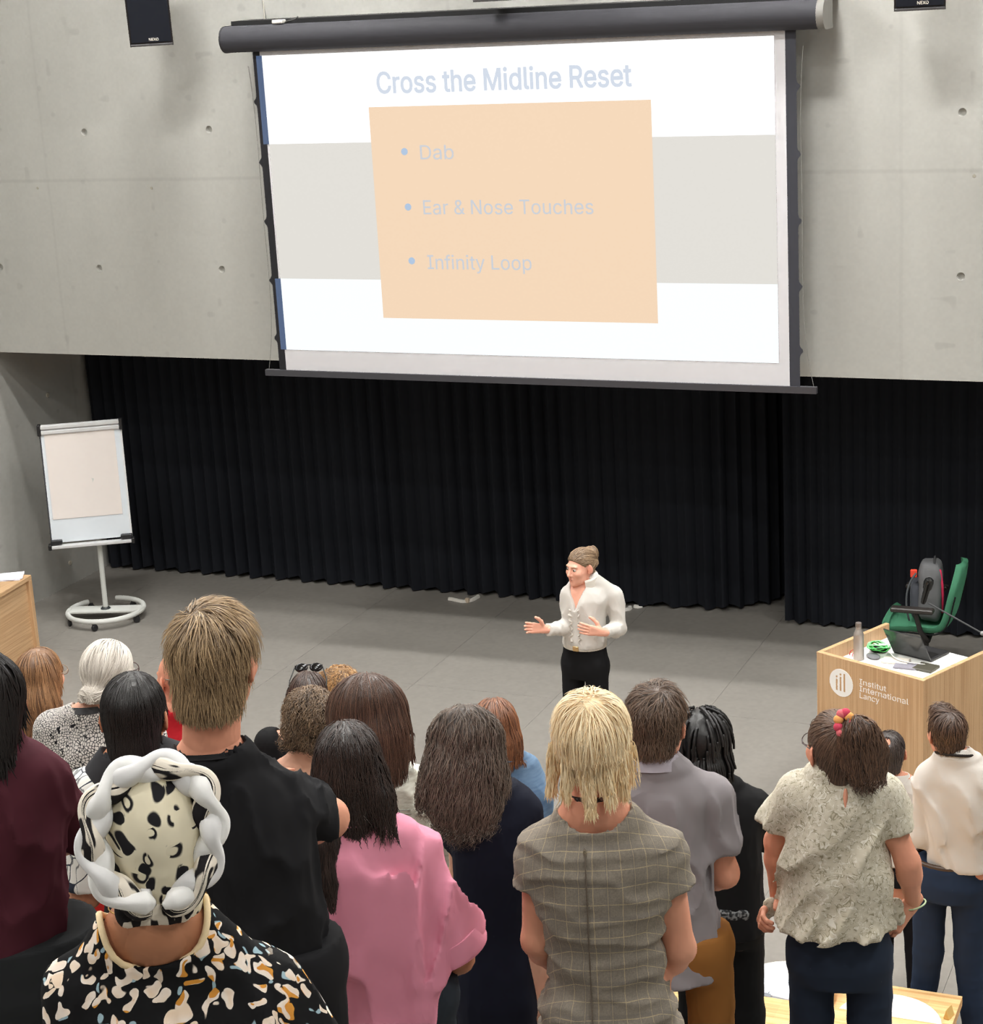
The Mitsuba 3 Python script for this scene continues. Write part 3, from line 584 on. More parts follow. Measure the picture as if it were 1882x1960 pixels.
MP = np.column_stack([ul, -vl, [0, 0, -1.]]); MP = np.column_stack([ul, vl, [0, 0, 1.]]); OP = a-vl*dl; OP[2] = tier_z(1)+.062
wl = max(wl, .31)
put('base', xf(span((0, 0, 0), (wl, dl, .009), .003), MP, OP), 'mat_metal', C(170, 176, 186), parent=K)
put('lid', xf(span((0, 0, .0095), (wl, dl, .016), .003), MP, OP), 'mat_plastic', C(188, 196, 208), parent=K, label='silver lid')
lx, ly = wl*.36, dl*.52
q = on_z(1467, 1904, OP[2]+.016)-OP; lx, ly = float(q@ul), float(q@vl)
ap = [lathe([[.017, 0], [.017, .0008], [0, .0008]], 20)]
put('emblem', [xf(m, MP, OP+ul*(lx+dx)+vl*(ly+dy)+V(0, 0, .016)) for m, dx, dy in ((ap[0], -.006, 0), (ap[0], .007, 0), (xf(lathe([[.006, 0], [.006, .0008], [0, .0008]], 12), np.diag([.6, 1.4, 1])), .003, .026))], 'mat_plastic', C(120, 124, 132), parent=K, label='grey fruit emblem')
p = on_z(1605, 1946, tier_z(1)); solo('phone', xf(box((.075, .15, .009), (0, 0, .0045), .003), rotz(70), V(p[0], p[1], tier_z(1)+.002)), 'mat_gloss', 'dark phone lying on the wooden tier', 'phone', C(58, 62, 62))
p = on_z(1629, 1897, tier_z(1)); solo('glasses_case', xf(box((.05, .05, .10), (0, 0, .05), .012), rotz(30), V(p[0], p[1], tier_z(1)+.002)), 'mat_cloth', 'small grey case standing on the wooden tier between the legs in navy trousers', 'case', C(74, 80, 88))
p = on_z(1822, 1948, tier_z(1)); solo('folded_card', xf(hull(np.array([(-.03, 0, 0), (.03, 0, 0), (-.03, .03, 0), (.03, .03, 0), (-.03, .015, .05), (.03, .015, .05)])), rotz(75), V(p[0], p[1], tier_z(1)+.002)), 'mat_paint', 'small folded yellowish card beside the white seat at the bottom right', 'card', C(214, 180, 110))
# ================================================================== people
# distance fields on grids -> smooth closed surfaces
def smin(a, b, k):
    h = np.maximum(k-np.abs(a-b), 0)/k
    return np.minimum(a, b)-h*h*k*.25
class Cone:
    def __init__(s, a, b, ra, rb, k=.02, flat=None, end=None):
        s.end = end   # flat end: axis at b
        s.a, s.b, s.ra, s.rb, s.k = np.array(a, float), np.array(b, float), ra, rb, k
        s.flat = flat   # (axis, factor): thinner along that axis
        R = max(ra, rb)+.05; s.lo, s.hi = np.minimum(s.a, s.b)-R, np.maximum(s.a, s.b)+R
    def d(s, x, y, z):
        a, b = s.a, s.b; px, py, pz = x-a[0], y-a[1], z-a[2]; v = b-a; L = max(v@v, 1e-9)
        t = np.clip((px*v[0]+py*v[1]+pz*v[2])/L, 0, 1)
        qx, qy, qz = px-t*v[0], py-t*v[1], pz-t*v[2]
        if s.flat is not None:
            n, f = s.flat; w = qx*n[0]+qy*n[1]+qz*n[2]; g = 1/f
            return np.sqrt(qx*qx+qy*qy+qz*qz+w*w*(g*g-1))-(s.ra+(s.rb-s.ra)*t)
        o = np.sqrt(qx*qx+qy*qy+qz*qz)-(s.ra+(s.rb-s.ra)*t)
        if s.end is not None: n = s.end; o = np.maximum(o, (x-b[0])*n[0]+(y-b[1])*n[1]+(z-b[2])*n[2])
        return o
class Ell:
    def __init__(s, c, r, k=.02, R=None):
        s.c, s.r, s.k, s.R = np.array(c, float), np.array(r, float), k, R
        m = s.r.max() if R is not None else s.r; s.lo, s.hi = s.c-m-.05, s.c+m+.05
    def d(s, x, y, z):
        x, y, z = x-s.c[0], y-s.c[1], z-s.c[2]
        if s.R is not None: R = s.R; x, y, z = x*R[0, 0]+y*R[1, 0]+z*R[2, 0], x*R[0, 1]+y*R[1, 1]+z*R[2, 1], x*R[0, 2]+y*R[1, 2]+z*R[2, 2]
        k0 = np.sqrt((x/s.r[0])**2+(y/s.r[1])**2+(z/s.r[2])**2); k1 = np.sqrt((x/s.r[0]**2)**2+(y/s.r[1]**2)**2+(z/s.r[2]**2)**2)
        return k0*(k0-1)/np.maximum(k1, 1e-6)
class Loft:
    """stack of ellipses: rows (z, x0, y0, half width, half depth)"""
    def __init__(s, rows, k=.03, p=2.3):
        s.rows = np.array(sorted(rows)); s.k, s.p = k, p; r = s.rows
        s.lo = np.array([(r[:, 1]-r[:, 3]).min(), (r[:, 2]-r[:, 4]).min(), r[0, 0]])-.06; s.hi = np.array([(r[:, 1]+r[:, 3]).max(), (r[:, 2]+r[:, 4]).max(), r[-1, 0]])+.06
        from scipy.interpolate import PchipInterpolator
        s.f = PchipInterpolator(r[:, 0], r[:, 1:])
    def d(s, x, y, z):
        zc = np.clip(z, s.rows[0, 0], s.rows[-1, 0]); q = s.f(zc); x0, y0, w, h = [q[..., i] for i in range(4)]
        w, h = np.maximum(w, .004), np.maximum(h, .004)
        k0 = ((np.abs(x-x0)/w)**s.p+(np.abs(y-y0)/h)**s.p)**(1/s.p)
        m = np.minimum(w, h); g = (k0-1)*(m*.5+.5*np.sqrt(w*h))
        return np.maximum(g, np.maximum(s.rows[0, 0]-z, z-s.rows[-1, 0]))
class Field:
    def __init__(s): s.p, s.sub, s.cuts, s.disp = [], [], [], None
    def add(s, *p): s.p += [q for q in p if q is not None]; return s
    def bounds(s):
        return np.min([p.lo for p in s.p], 0), np.max([p.hi for p in s.p], 0)
    def at(s, P):
        x, y, z = P[..., 0], P[..., 1], P[..., 2]; F = np.full(x.shape, .25)
        for p in s.p: F = smin(F, p.d(x, y, z), p.k)
        for p in s.sub: F = -smin(-F, p.d(x, y, z), p.k)
        for c in s.cuts: F = np.maximum(F, c(x, y, z))
        return F
    def mesh(s, h, lo=None, hi=None):
        L, H = s.bounds(); lo = L if lo is None else np.maximum(L, lo); hi = H if hi is None else np.minimum(H, hi)
        n = np.ceil((hi-lo)/h).astype(int)+2; ax = [lo[i]+h*np.arange(n[i]) for i in range(3)]
        F = np.full(n, .25)
        def sl(p):
            o = []
            for i in range(3):
                a = int(np.clip(np.searchsorted(ax[i], p.lo[i]), 0, n[i])); b = int(np.clip(np.searchsorted(ax[i], p.hi[i]), 0, n[i])); o.append(slice(a, b))
            return tuple(o)
        for ps, sign in ((s.p, 1), (s.sub, -1)):
            for p in ps:
                q = sl(p)
                if any(t.stop <= t.start for t in q): continue
                X, Y, Z = ax[0][q[0]][:, None, None], ax[1][q[1]][None, :, None], ax[2][q[2]][None, None, :]
                d = p.d(X, Y, Z); F[q] = smin(F[q], d, p.k) if sign > 0 else -smin(-F[q], d, p.k)
        if s.disp is not None:
            I = np.nonzero(np.abs(F) < .05); P = np.stack([ax[i][I[i]] for i in range(3)], 1); F[I] -= s.disp(P)
        if s.cuts:
            I = np.nonzero(F < .05); x, y, z = [ax[i][I[i]] for i in range(3)]; f = F[I]
            for c in s.cuts: f = np.maximum(f, c(x, y, z))
            F[I] = f
        F[[0, -1]] = np.maximum(F[[0, -1]], h*.3); F[:, [0, -1]] = np.maximum(F[:, [0, -1]], h*.3); F[:, :, [0, -1]] = np.maximum(F[:, :, [0, -1]], h*.3)
        return nets(F, lo, h)
def nets(F, lo, h):
    S = F < 0; n = np.array(F.shape)
    c = np.zeros(n-1, np.int8)
    for a, b, d in np.ndindex(2, 2, 2): c += S[a:n[0]-1+a, b:n[1]-1+b, d:n[2]-1+d]
    I = np.stack(np.nonzero((c > 0) & (c < 8)), 1)
    if not len(I): return trimesh.Trimesh()
    idx = np.full(n-1, -1, np.int64); idx[tuple(I.T)] = np.arange(len(I))
    acc, cnt = np.zeros((len(I), 3)), np.zeros(len(I))
    cor = {o: F[tuple((I+o).T)] for o in np.ndindex(2, 2, 2)}
    for ax in range(3):
        o1, o2 = [k for k in range(3) if k != ax]
        for u, v in np.ndindex(2, 2):
            a = [0, 0, 0]; a[o1], a[o2] = u, v; b = list(a); b[ax] = 1
            fa, fb = cor[tuple(a)], cor[tuple(b)]; m = (fa < 0) != (fb < 0)
            t = fa[m]/(fa[m]-fb[m]); p = np.tile(np.array(a, float), (m.sum(), 1)); p[:, ax] = t
            acc[m] += p; cnt[m] += 1
    vert = lo+h*(I+acc/np.maximum(cnt, 1)[:, None]); faces = []
    for ax in range(3):
        o1, o2 = (ax+1) % 3, (ax+2) % 3
        s0 = [slice(None)]*3; s1 = [slice(None)]*3; s0[ax], s1[ax] = slice(0, -1), slice(1, None)
        A, B = S[tuple(s0)], S[tuple(s1)]; E = np.stack(np.nonzero(A != B), 1)
        ok = (E[:, o1] > 0) & (E[:, o2] > 0) & (E[:, o1] < n[o1]-1) & (E[:, o2] < n[o2]-1); E = E[ok]; inside = A[tuple(E.T)]
        q = []
        for du, dv in ((-1, -1), (0, -1), (0, 0), (-1, 0)):
            k = E.copy(); k[:, o1] += du; k[:, o2] += dv; q.append(idx[tuple(k.T)])
        q = np.stack(q, 1); q[~inside] = q[~inside][:, ::-1]
        faces += [q[:, [0, 1, 2]], q[:, [0, 2, 3]]]
    return trimesh.Trimesh(vert, np.vstack(faces), process=False)
def union(ms):
    """one continuous surface out of overlapping closed ones"""
    try:
        r = None
        for m in ms:
            q = m3.Manifold(m3.Mesh(np.asarray(m.vertices, np.float32), np.asarray(m.faces, np.uint32)))
            if q.is_empty(): raise ValueError('open')
            r = q if r is None else r+q
        o = r.to_mesh(); return trimesh.Trimesh(o.vert_properties[:, :3], o.tri_verts, process=False)
    except Exception: return cat(ms)
def nrm(v): v = np.asarray(v, float); return v/(np.linalg.norm(v)+1e-12)
SKIN = {'fair': C(210, 160, 136), 'pink': C(207, 145, 119), 'tan': C(184, 128, 98), 'olive': C(168, 114, 84), 'dark': C(74, 52, 43)}
def hand_field(w, d, pn, thumb, s=1.0, curl=.35, spread=1.0):
    """w wrist, d towards the fingers, pn palm normal (out of the palm), thumb: direction in which the thumb leaves the palm"""
    d = nrm(d); t = nrm(np.asarray(thumb)-d*(np.asarray(thumb)@d)); pn = nrm(np.cross(d, t))*(1 if np.cross(d, t)@np.asarray(pn) > 0 else -1)
    f = Field(); P = lambda a, b, c: w+s*(d*a+t*b+pn*c)
    for a0, a1, r in ((.026, .026, .0125), (.012, .010, .0125), (-.006, -.008, .012), (-.018, -.025, .0115)):
        f.add(Cone(P(.0, a0*.5, 0), P(.088, a1, 0), .0155*s, r*s, .012))
    f.add(Cone(P(-.03, 0, 0), P(.01, 0, 0), .023*s, .022*s, .015, (pn, .72)))
    for a, L, r, cu in ((.027, .074, .0092, .9), (.0095, .083, .0094, 1.0), (-.0085, .077, .0090, 1.08), (-.026, .060, .0080, 1.2)):
        p = P(.088, a, 0); ang = 0; sd = (a/.03)*.10*spread
        for i, fr in enumerate((.45, .31, .24)):
            ang += curl*cu*(.75 if i == 0 else 1.0); dr_ = nrm(d*math.cos(ang)+pn*math.sin(ang)+t*sd)
            q = p+dr_*L*fr*s; f.add(Cone(p, q, r*s*(1-.06*i), r*s*(1-.06*(i+1)), .004)); p = q
    p = P(.022, .020, .006); 
    for i, (L, dd) in enumerate(((.042, nrm(d*.55+t*.75+pn*.35)), (.034, nrm(d*.8+t*.5+pn*.3)), (.027, nrm(d*.9+t*.3+pn*.3)))):
        q = p+dd*L*s; f.add(Cone(p, q, (.0145-.0018*i)*s, (.0127-.0018*i)*s, .008)); p = q
    return f
HEADP = None
def head_prims(hc, M, s=1.0, detail=True, neck=None, nr=.054):
    """hc centre of the head, M columns right, forward, up"""
    T = lambda x, y, z: hc+M@(np.array([x, y, z])*s)
    E = lambda c, r, k=.02: Ell(T(*c), np.array(r)*s, k*s, M)
    K = lambda a, b, ra, rb, k=.02: Cone(T(*a), T(*b), ra*s, rb*s, k*s)
    f = Field()
    f.add(E((0, -.014, .030), (.0745, .095, .087)), E((0, .030, -.030), (.060, .066, .084), .03), E((0, .040, -.074), (.046, .046, .036), .03),
          K((0, .080, -.098), (0, .078, -.094), .016, .016, .025))
    if neck is not None: f.add(Cone(T(0, -.022, -.055), neck, nr*s*.96, nr*1.04, .03))
    if detail:
        f.add(K((0, .092, .012), (0, .112, -.026), .0075, .0115, .012), K((.011, .098, -.031), (.012, .096, -.03), .0085, .0085, .006), K((-.011, .098, -.031), (-.012, .096, -.03), .0085, .0085, .006),
              E((0, .079, .029), (.050, .012, .008), .02), E((.040, .062, -.022), (.024, .026, .022), .03), E((-.040, .062, -.022), (.024, .026, .022), .03),
              E((0, .093, -.055), (.022, .010, .006), .008), E((0, .091, -.068), (.019, .010, .007), .008))
        f.sub = [Ell(T(sx*.032, .102, .008), np.array([.017, .016, .012])*s, .012*s, M) for sx in (-1, 1)]
        f.sub += [E((0, .106, -.0615), (.016, .010, .0022), .003)]
    for sx in (-1, 1):
        Me = M@rotz(sx*32)@rotx(-10)
        f.add(Ell(T(sx*.083, -.012, -.002), np.array([.0065, .019, .033])*s, .006*s, Me), Ell(T(sx*.075, -.004, -.030), np.array([.006, .008, .010])*s, .006*s, Me))
    f.E, f.K, f.T = E, K, T
    return f

class Person:
    def __init__(s, label, crown, k, h, turn=0, hyaw=0, hpitch=8, hroll=0, build=1.0, skin='fair', sex='f', head=None, group=None, floor=None, hs=1.0, near=True, shoulder=None, lean=(0, 0), key='person'):
        s.key = thing(key, label, 'person', group); s.h, s.s = h, h/1.70; s.near = near
        fz = tier_z(k) if floor is None else floor; p = on_z(crown[0], crown[1], fz+h); s.fz = fz
        s.u = nrm(np.array([p[0], p[1], 0])); s.r = np.array([s.u[1], -s.u[0], 0]); tt = math.radians(turn)
        s.ay = s.u*math.cos(tt)-s.r*math.sin(tt); s.ax = np.array([s.ay[1], -s.ay[0], 0]); s.az = np.array([0, 0, 1.])
        s.o = np.array([p[0], p[1], fz])-s.ax*lean[0]-s.ay*lean[1]; s.M = np.column_stack([s.ax, s.ay, s.az])
        s.skin = SKIN[skin] if isinstance(skin, str) else C(*skin); s.sex, s.b = sex, build; S = s.s
        s.hs = hs*.5+.5*S*hs
        s.hc = s.loc(p)-np.array([0, 0, .118*s.hs])
        if head is not None: s.hc = s.px(*head)
        s.MH = rotz(hyaw)@rotx(-hpitch)@roty(hroll)
        w = (.165 if sex == 'f' else .185)*S*build**.5 if shoulder is None else shoulder
        s.w = w; s.J = {}
        for sd, n in ((-1, 'L'), (1, 'R')):
            s.J['sh'+n] = np.array([sd*w, -.005, .815*h]); s.J['el'+n] = np.array([sd*(w+.045*S), -.02, .815*h-.29*S]); s.J['wr'+n] = np.array([sd*(w+.03*S), .09*S, .815*h-.53*S])
            s.J['hip'+n] = np.array([sd*.088*S, 0, .52*h]); s.J['kn'+n] = np.array([sd*.095*S, .015, .28*h]); s.J['an'+n] = np.array([sd*.10*S, -.02, .05*h])
        s.J['nb'] = np.array([0, -.02, .845*h]); s.bodyfield = None
    def loc(s, P): return (np.asarray(P)-s.o)@s.M
    def world(s, P): return np.asarray(P)@s.M.T+s.o
    def px(s, x, y, dy=0):
        d = ray(x, y); t = ((s.o+s.u*dy-EYE)@s.u)/(d@s.u); return s.loc(EYE+d*t)
    def set(s, **k):
        for n, v in k.items(): s.J[n] = s.px(*v) if (len(v) < 3 or abs(v[0]) > 5) else np.array(v, float)
        return s
    def put(s, key, m, mat='mat_cloth', col=None, parent='', smooth=True, uv=None, label=None, kind=None):
        m = m.copy() if not isinstance(m, list) else cat(m)
        if isinstance(uv, str):
            v = np.asarray(m.vertices); uv = np.column_stack([v[:, 0]+.7*(v[:, 1]+.12)*np.tanh(v[:, 0]*9), v[:, 2]+.8*np.maximum(v[:, 1]+.10, 0)])
        m.vertices = s.world(m.vertices)
        return put(key, m, mat, col, smooth, parent=(s.key+parent), uv=uv, label=label, kind=kind)
    def tprof(s, e=0, extra=None):
        h, S, b = s.h, s.s, s.b; f = s.sex == 'f'
        r = [(.47, .130, .105), (.52, .170 if f else .160, .120), (.565, .160 if f else .154, .110), (.62, .138 if f else .150, .100), (.67, .143 if f else .158, .105), (.73, .155 if f else .172, .118), (.78, .160 if f else .178, .112), (.815, .135 if f else .150, .088), (.845, .075, .062)]
        rows = [(z*h, 0, -.005 if z > .6 else -.012, (w*S*b)+e, (d*S*b)+e) for z, w, d in r]
        return rows
    def arm(s, n, e=0, u=(0, 1), parts=(1, 1), k=.025):
        J, S = s.J, s.s*s.b**.5; sh, el, wr = J['sh'+n], J['el'+n], J['wr'+n]; o = []
        ru, re, rw = (.050 if s.sex == 'f' else .055)*S, (.039 if s.sex == 'f' else .043)*S, .027*S
        if parts[0]:
            a, b_ = sh+(el-sh)*u[0], sh+(el-sh)*min(u[1], 1); o.append(Cone(a, b_, ru+(re-ru)*u[0]+e, ru+(re-ru)*min(u[1], 1)+e, k))
        if parts[1] and u[1] > 1:
            t = u[1]-1; mid = el+(wr-el)*.3; o.append(Cone(el, el+(wr-el)*min(.3, t), re+e, re*1.02+e, k))
            if t > .3: o.append(Cone(mid, el+(wr-el)*t, re*1.02+e, re*1.02+(rw-re*1.02)*(t-.3)/.7+e, k))
        return o
    def trap(s, e=0, k=.05):
        nb = s.J['nb']; o = []
        for n, sd in (('L', -1), ('R', 1)):
            sh = s.J['sh'+n]; o.append(Cone(nb+np.array([sd*.03, -.005, .018]), sh+np.array([-sd*.02, 0, .012]), .046*s.s+e, .040*s.s+e, k))
        return o
    def body(s, res=.016, hres=.0068, hands=None, handres=.0045, detail=True, prof=None, col=None):
        J, S, h = s.J, s.s, s.h; f = Field(); rows = s.tprof()
        if prof is not None:
            q, t = np.array(sorted(prof)), np.array(sorted(rows)); zz = np.unique(np.r_[q[:, 0], t[:, 0]]); rows = []
            for z in zz:
                tr = [np.interp(z, t[:, 0], t[:, i]) for i in range(1, 5)]
                if q[0, 0] <= z <= q[-1, 0]:
                    pr = [np.interp(z, q[:, 0], q[:, i]) for i in range(1, 5)]; tr = [pr[0], pr[1], max(min(tr[2], pr[2]-.022), .02), max(min(tr[3], pr[3]-.022), .02)]
                elif z > q[-1, 0]: tr = [q[-1, 1], q[-1, 2], min(tr[2], q[-1, 3]-.02), min(tr[3], q[-1, 4]-.02)]
                rows.append((z, *tr))
        f.add(Loft(rows)); f.add(*s.trap(.003))
        f.add(*s.arm('L', u=(0, 2)), *s.arm('R', u=(0, 2)))
        for n, sd in (('L', -1), ('R', 1)):
            hp, kn, an = J['hip'+n], J['kn'+n], J['an'+n]
            f.add(Cone(hp, kn, .072*S*s.b, .050*S, .03), Cone(kn, kn+(an-kn)*.35, .050*S, .052*S, .02), Cone(kn+(an-kn)*.35, an, .052*S, .034*S, .02), Cone(an+np.array([0, -.02, -.03*S]), an+np.array([sd*.02, .15*S, -.055*S]), .034*S, .028*S, .02))
        nk = getattr(s, 'nk', 1.0); neck = J['nb']+np.array([0, 0, .01]); hf = head_prims(s.hc, s.MH, s.hs, detail, neck, .052*S*nk*(1.0 if s.sex == 'f' else 1.12)); s.hf = hf
        f.add(Cone(s.hc+s.MH@np.array([0, -.02, -.06])*s.hs, neck, .050*S, .054*S, .02))
        ms = [f.mesh(res), hf.mesh(hres)]; s.hands = []
        for n, sd in (('L', -1), ('R', 1)):
            hd = (hands or {}).get(n, {}); wr, el = J['wr'+n], J['el'+n]; d = nrm(hd.get('d', wr-el)); th = hd.get('thumb', np.array([-sd*.5, .4, .6])); pn = hd.get('pn', np.array([-sd, 0, -.2]))
            q = hand_field(wr+d*.012, d, pn, th, S*hd.get('s', .96), hd.get('curl', .4), hd.get('spread', 1.0)); ms.append(q.mesh(handres if hd else .0085)); s.hands.append(q)
        m = union(ms); s.bodymesh = m; v = np.asarray(m.vertices)
        c = np.tile(s.skin if col is None else col, (len(v), 1)); nz = (nfbm(v*22, 3, 3)-.5); c *= (1+.16*nz)[:, None]*(1+np.outer(nfbm(v*9, 2, 8)-.5, [.10, -.04, -.06]))
        L = (v-s.hc)@s.MH/s.hs
        def spot(c0, r, colr, a, pw=2):
            nonlocal c
            d = np.sqrt((((L-np.array(c0))/np.array(r))**2).sum(1)); w = (a*np.clip(1-d, 0, 1)**.7)[:, None]; c = c*(1-w)+np.asarray(colr)*w
        red = s.skin*np.array([1.0, .62, .55])
        for sx in (-1, 1):
            spot((sx*.080, -.01, -.004), (.02, .03, .04), red, .45); spot((sx*.042, .07, -.025), (.03, .04, .03), red, .18)
        spot((0, .11, -.026), (.02, .03, .02), red, .15)
        spot((0, .098, -.055), (.023, .02, .0075), s.skin*np.array([.72, .36, .36]), .75); spot((0, .097, -.0685), (.021, .02, .0085), s.skin*np.array([.75, .40, .38]), .75)
        spot((0, .1, -.0615), (.017, .02, .0035), s.skin*.18, .9)
        s.put('body', m, 'mat_skin', np.clip(c, .01, .95))
        if detail:
            for sx in (-1, 1):
                b = ball((0, 0, 0), .0118*s.hs, 3); bv = np.asarray(b.vertices)/(.0118*s.hs); dd = bv[:, 1]
                ec = np.where((dd > .93)[:, None], [.01, .01, .01], np.where((dd > .80)[:, None], C(78, 66, 52), C(186, 176, 168)))
                e = xf(b, s.MH, hf.T(sx*.032, .0825, .008)); s.put('eye', e, 'mat_gloss', ec)
        return s
    def brows(s, col, r=.0022):
        for sx in (-1, 1):
            p = spline([s.hf.T(sx*.017, .0985, .0270), s.hf.T(sx*.034, .0935, .0305), s.hf.T(sx*.052, .079, .0265)], 9)
            s.put('eyebrow', tube(p, r*s.hs*np.array([.8, 1, 1.1, 1.1, 1, .9, .8, .6, .4]), 6), 'mat_hair', col)
    # ---------------- clothes
    def top(s, key='shirt', sleeve=(0, .55), hem=.50, e=.012, col=None, mat='mat_cloth', neck=(.078, .0), prof=None, res=.0092, fold=.004, folddir=(14, 14, 5), drape=0, uv=None, label=None, se=None, seed=1, arms='LR', extra=None, cuts=None, vcut=None, neckc=None, kshoulder=.05, cuff=True, p=2.3, fang=0, neckp=2.0):
        """sleeve: (start, end) along the arm, 1 elbow, 2 wrist; hem as share of the height; neck: (radius, drop)"""
        J, S, h = s.J, s.s, s.h; f = Field(); rows = s.tprof(e) if prof is None else prof
        rows = [r for r in rows if r[0] > hem*h+.002]; 
        lo = [r for r in (s.tprof(e) if prof is None else prof)]; lo = np.array(sorted(lo)); q = [np.interp(hem*h, lo[:, 0], lo[:, i]) for i in range(1, 5)]
        rows = [(hem*h, *q)]+rows; f.add(Loft(rows, .03, p)); f.add(*s.trap(e, kshoulder)); se = e if se is None else se
        for n in arms:
            if isinstance(sleeve, dict): sl = sleeve[n]
            else: sl = sleeve
            if sl[1] > 0:
                q = s.arm(n, se, sl, k=.025); sh, el, wr = J['sh'+n], J['el'+n], J['wr'+n]
                q[-1].end = nrm(el-sh) if sl[1] <= 1 else nrm(wr-el); q[-1].k = .012; f.add(*q)
        if extra: f.add(*extra)
        nb = (J['nb'] if neckc is None else neckc)+np.array([0, 0, .045-neck[1]])
        f.cuts.append(lambda x, y, z: neck[0]-(np.abs(x-nb[0])**neckp+(np.abs(y-nb[1])*1.08)**neckp+(np.abs(z-nb[2])*.9)**neckp)**(1/neckp))
        if vcut is not None:
            a, b_, w = vcut   # top and bottom of a V opening at the front
            f.cuts.append(lambda x, y, z: np.where((y > 0) & (z > b_[2]), w*(z-b_[2])/(a[2]-b_[2])-np.abs(x-(a[0]+(b_[0]-a[0])*(a[2]-z)/(a[2]-b_[2]))), -1))
        f.cuts.append(lambda x, y, z: hem*h-z)
        for c in (cuts or ()): f.cuts.append(c)
        fd = np.array(folddir, float)
        RF = roty(fang)
        def disp(P):
            P0 = P; P = P@RF.T
            n1 = nfbm(P*fd+seed*7.3, 3, seed); n2 = nnoise(P*np.array([fd[0]*1.5, fd[1]*1.5, fd[2]])+seed*3.1, seed+5)
            rid = 1-np.abs(2*n2-1); d = fold*((n1-.5)*2.2+(rid**3-.25)*1.3)
            return d*np.clip((h*.86-P0[:, 2])*8, .15, 1)
        f.disp = disp; m = f.mesh(res); s.last = f
        s.put(key, m, mat, col, uv=uv, label=label); return m
    def trousers(s, col, top=.60, res=.015, e=.012, mat='mat_cloth', hem=.05, fold=.004, key='trousers', flare=0, label=None, seat=1.0):
        J, S, h = s.J, s.s, s.h; f = Field(); rows = [r for r in s.tprof(e) if r[0] < top*h]
        lo = np.array(sorted(s.tprof(e))); q = [np.interp(top*h, lo[:, 0], lo[:, i]) for i in range(1, 5)]; f.add(Loft(rows+[(top*h, *q)], .04))
        for n in 'LR':
            hp, kn, an = J['hip'+n], J['kn'+n], J['an'+n]
            f.add(Cone(hp, kn, .074*S*s.b+e*seat, .054*S+e, .03), Cone(kn, an, .056*S+e, .040*S+e+flare, .02))
        f.cuts = [lambda x, y, z: z-top*h, lambda x, y, z: hem*h*.8-z]
        f.disp = lambda P: fold*((nfbm(P*np.array([12, 12, 7.]), 3, 4)-.5)*1.8+.5*(1-np.abs(2*nnoise(P*np.array([8, 8, 22.]), 9)-1))**3)
        s.put(key, f.mesh(res), mat, col, label=label); return s
    def skirt(s, rows, col, key='skirt', mat='mat_cloth', res=.012, fold=.004, folddir=(12, 12, 2.), uv=None, label=None):
        f = Field(); f.add(Loft(rows, .02)); z0 = min(r[0] for r in rows); z1 = max(r[0] for r in rows); f.cuts = [lambda x, y, z: z0-z, lambda x, y, z: z-z1]
        fd = np.array(folddir); f.disp = lambda P: fold*(nfbm(P*fd, 3, 6)-.5)*2
        s.put(key, f.mesh(res), mat, col, uv=uv, label=label); return s
    def shoes(s, col, label=None):
        S = s.s
        for n, sd in (('L', -1), ('R', 1)):
            an = s.J['an'+n]; f = Field()
            a = np.array([an[0], an[1]-.02, .035*S]); b = np.array([an[0]+sd*.025, an[1]+.17*S, .03*S])
            f.add(Cone(a, b, .042*S, .036*S, .02), Cone(an+np.array([0, -.01, .0]), a, .045*S, .042*S, .03)); f.cuts = [lambda x, y, z: .002-z, lambda x, y, z: z-(an[2]+.02)]
            s.put('shoe', f.mesh(.009), 'mat_plastic', col, label=label)
        return s
    def collar(s, col, c=None, r=(.064, .060), hgt=.04, tilt=12, open_=0, mat='mat_cloth', flare=.012, thick=.004, key='collar', fall=.03, label=None, roll=0):
        """a folded shirt collar around the neck; open_: opening at the front in degrees"""
        c = (s.J['nb']+np.array([0, 0, .012]) if c is None else c)+np.array([0, 0, .014]); r = (r[0]+.006, r[1]+.006); n = 40
        a = np.radians(np.linspace(90+open_, 450-open_, n)); P = []
        ring = lambda rr, z: np.column_stack([rr[0]*np.cos(a), rr[1]*np.sin(a), np.full(n, z)])
        R = rotx(-tilt)@roty(roll); r = np.array(r)
        prof = [(0, 0), (-.002, hgt), (flare*.4, hgt+.003), (flare, hgt-.004), (flare+.006, hgt-fall), (flare+.004, hgt-fall-.001), (flare*.5, hgt-.010), (thick, 0)]
        ringv = np.array([ring(r+o, z) for o, z in prof]).transpose(1, 0, 2); m = len(prof); v = ringv.reshape(-1, 3)@R.T+c; F = []
        for i in range(n-1):
            for j in range(m):
                p, q = i*m+j, i*m+(j+1) % m; F += [[p, q, q+m], [p, q+m, p+m]]
        for b0 in (0, (n-1)*m):
            for j in range(1, m-1): F.append([b0, b0+j, b0+j+1] if b0 else [b0, b0+j+1, b0+j])
        t = trimesh.Trimesh(v, F, process=False); t.fix_normals(); s.put(key, t, mat, col, label=label, smooth=45); return s
    def ring(s, c, r, rad, col, key, mat='mat_plastic', tilt=10, label=None, span_=(0, 360), n=40, zs=1.0, roll=0):
        a = np.radians(np.linspace(*span_, n)); p = np.column_stack([r[0]*np.cos(a), r[1]*np.sin(a), 0*a])@(rotx(-tilt)@roty(roll)).T+c
        t = tube(p, rad, 6); s.put(key, t, mat, col, label=label); return s
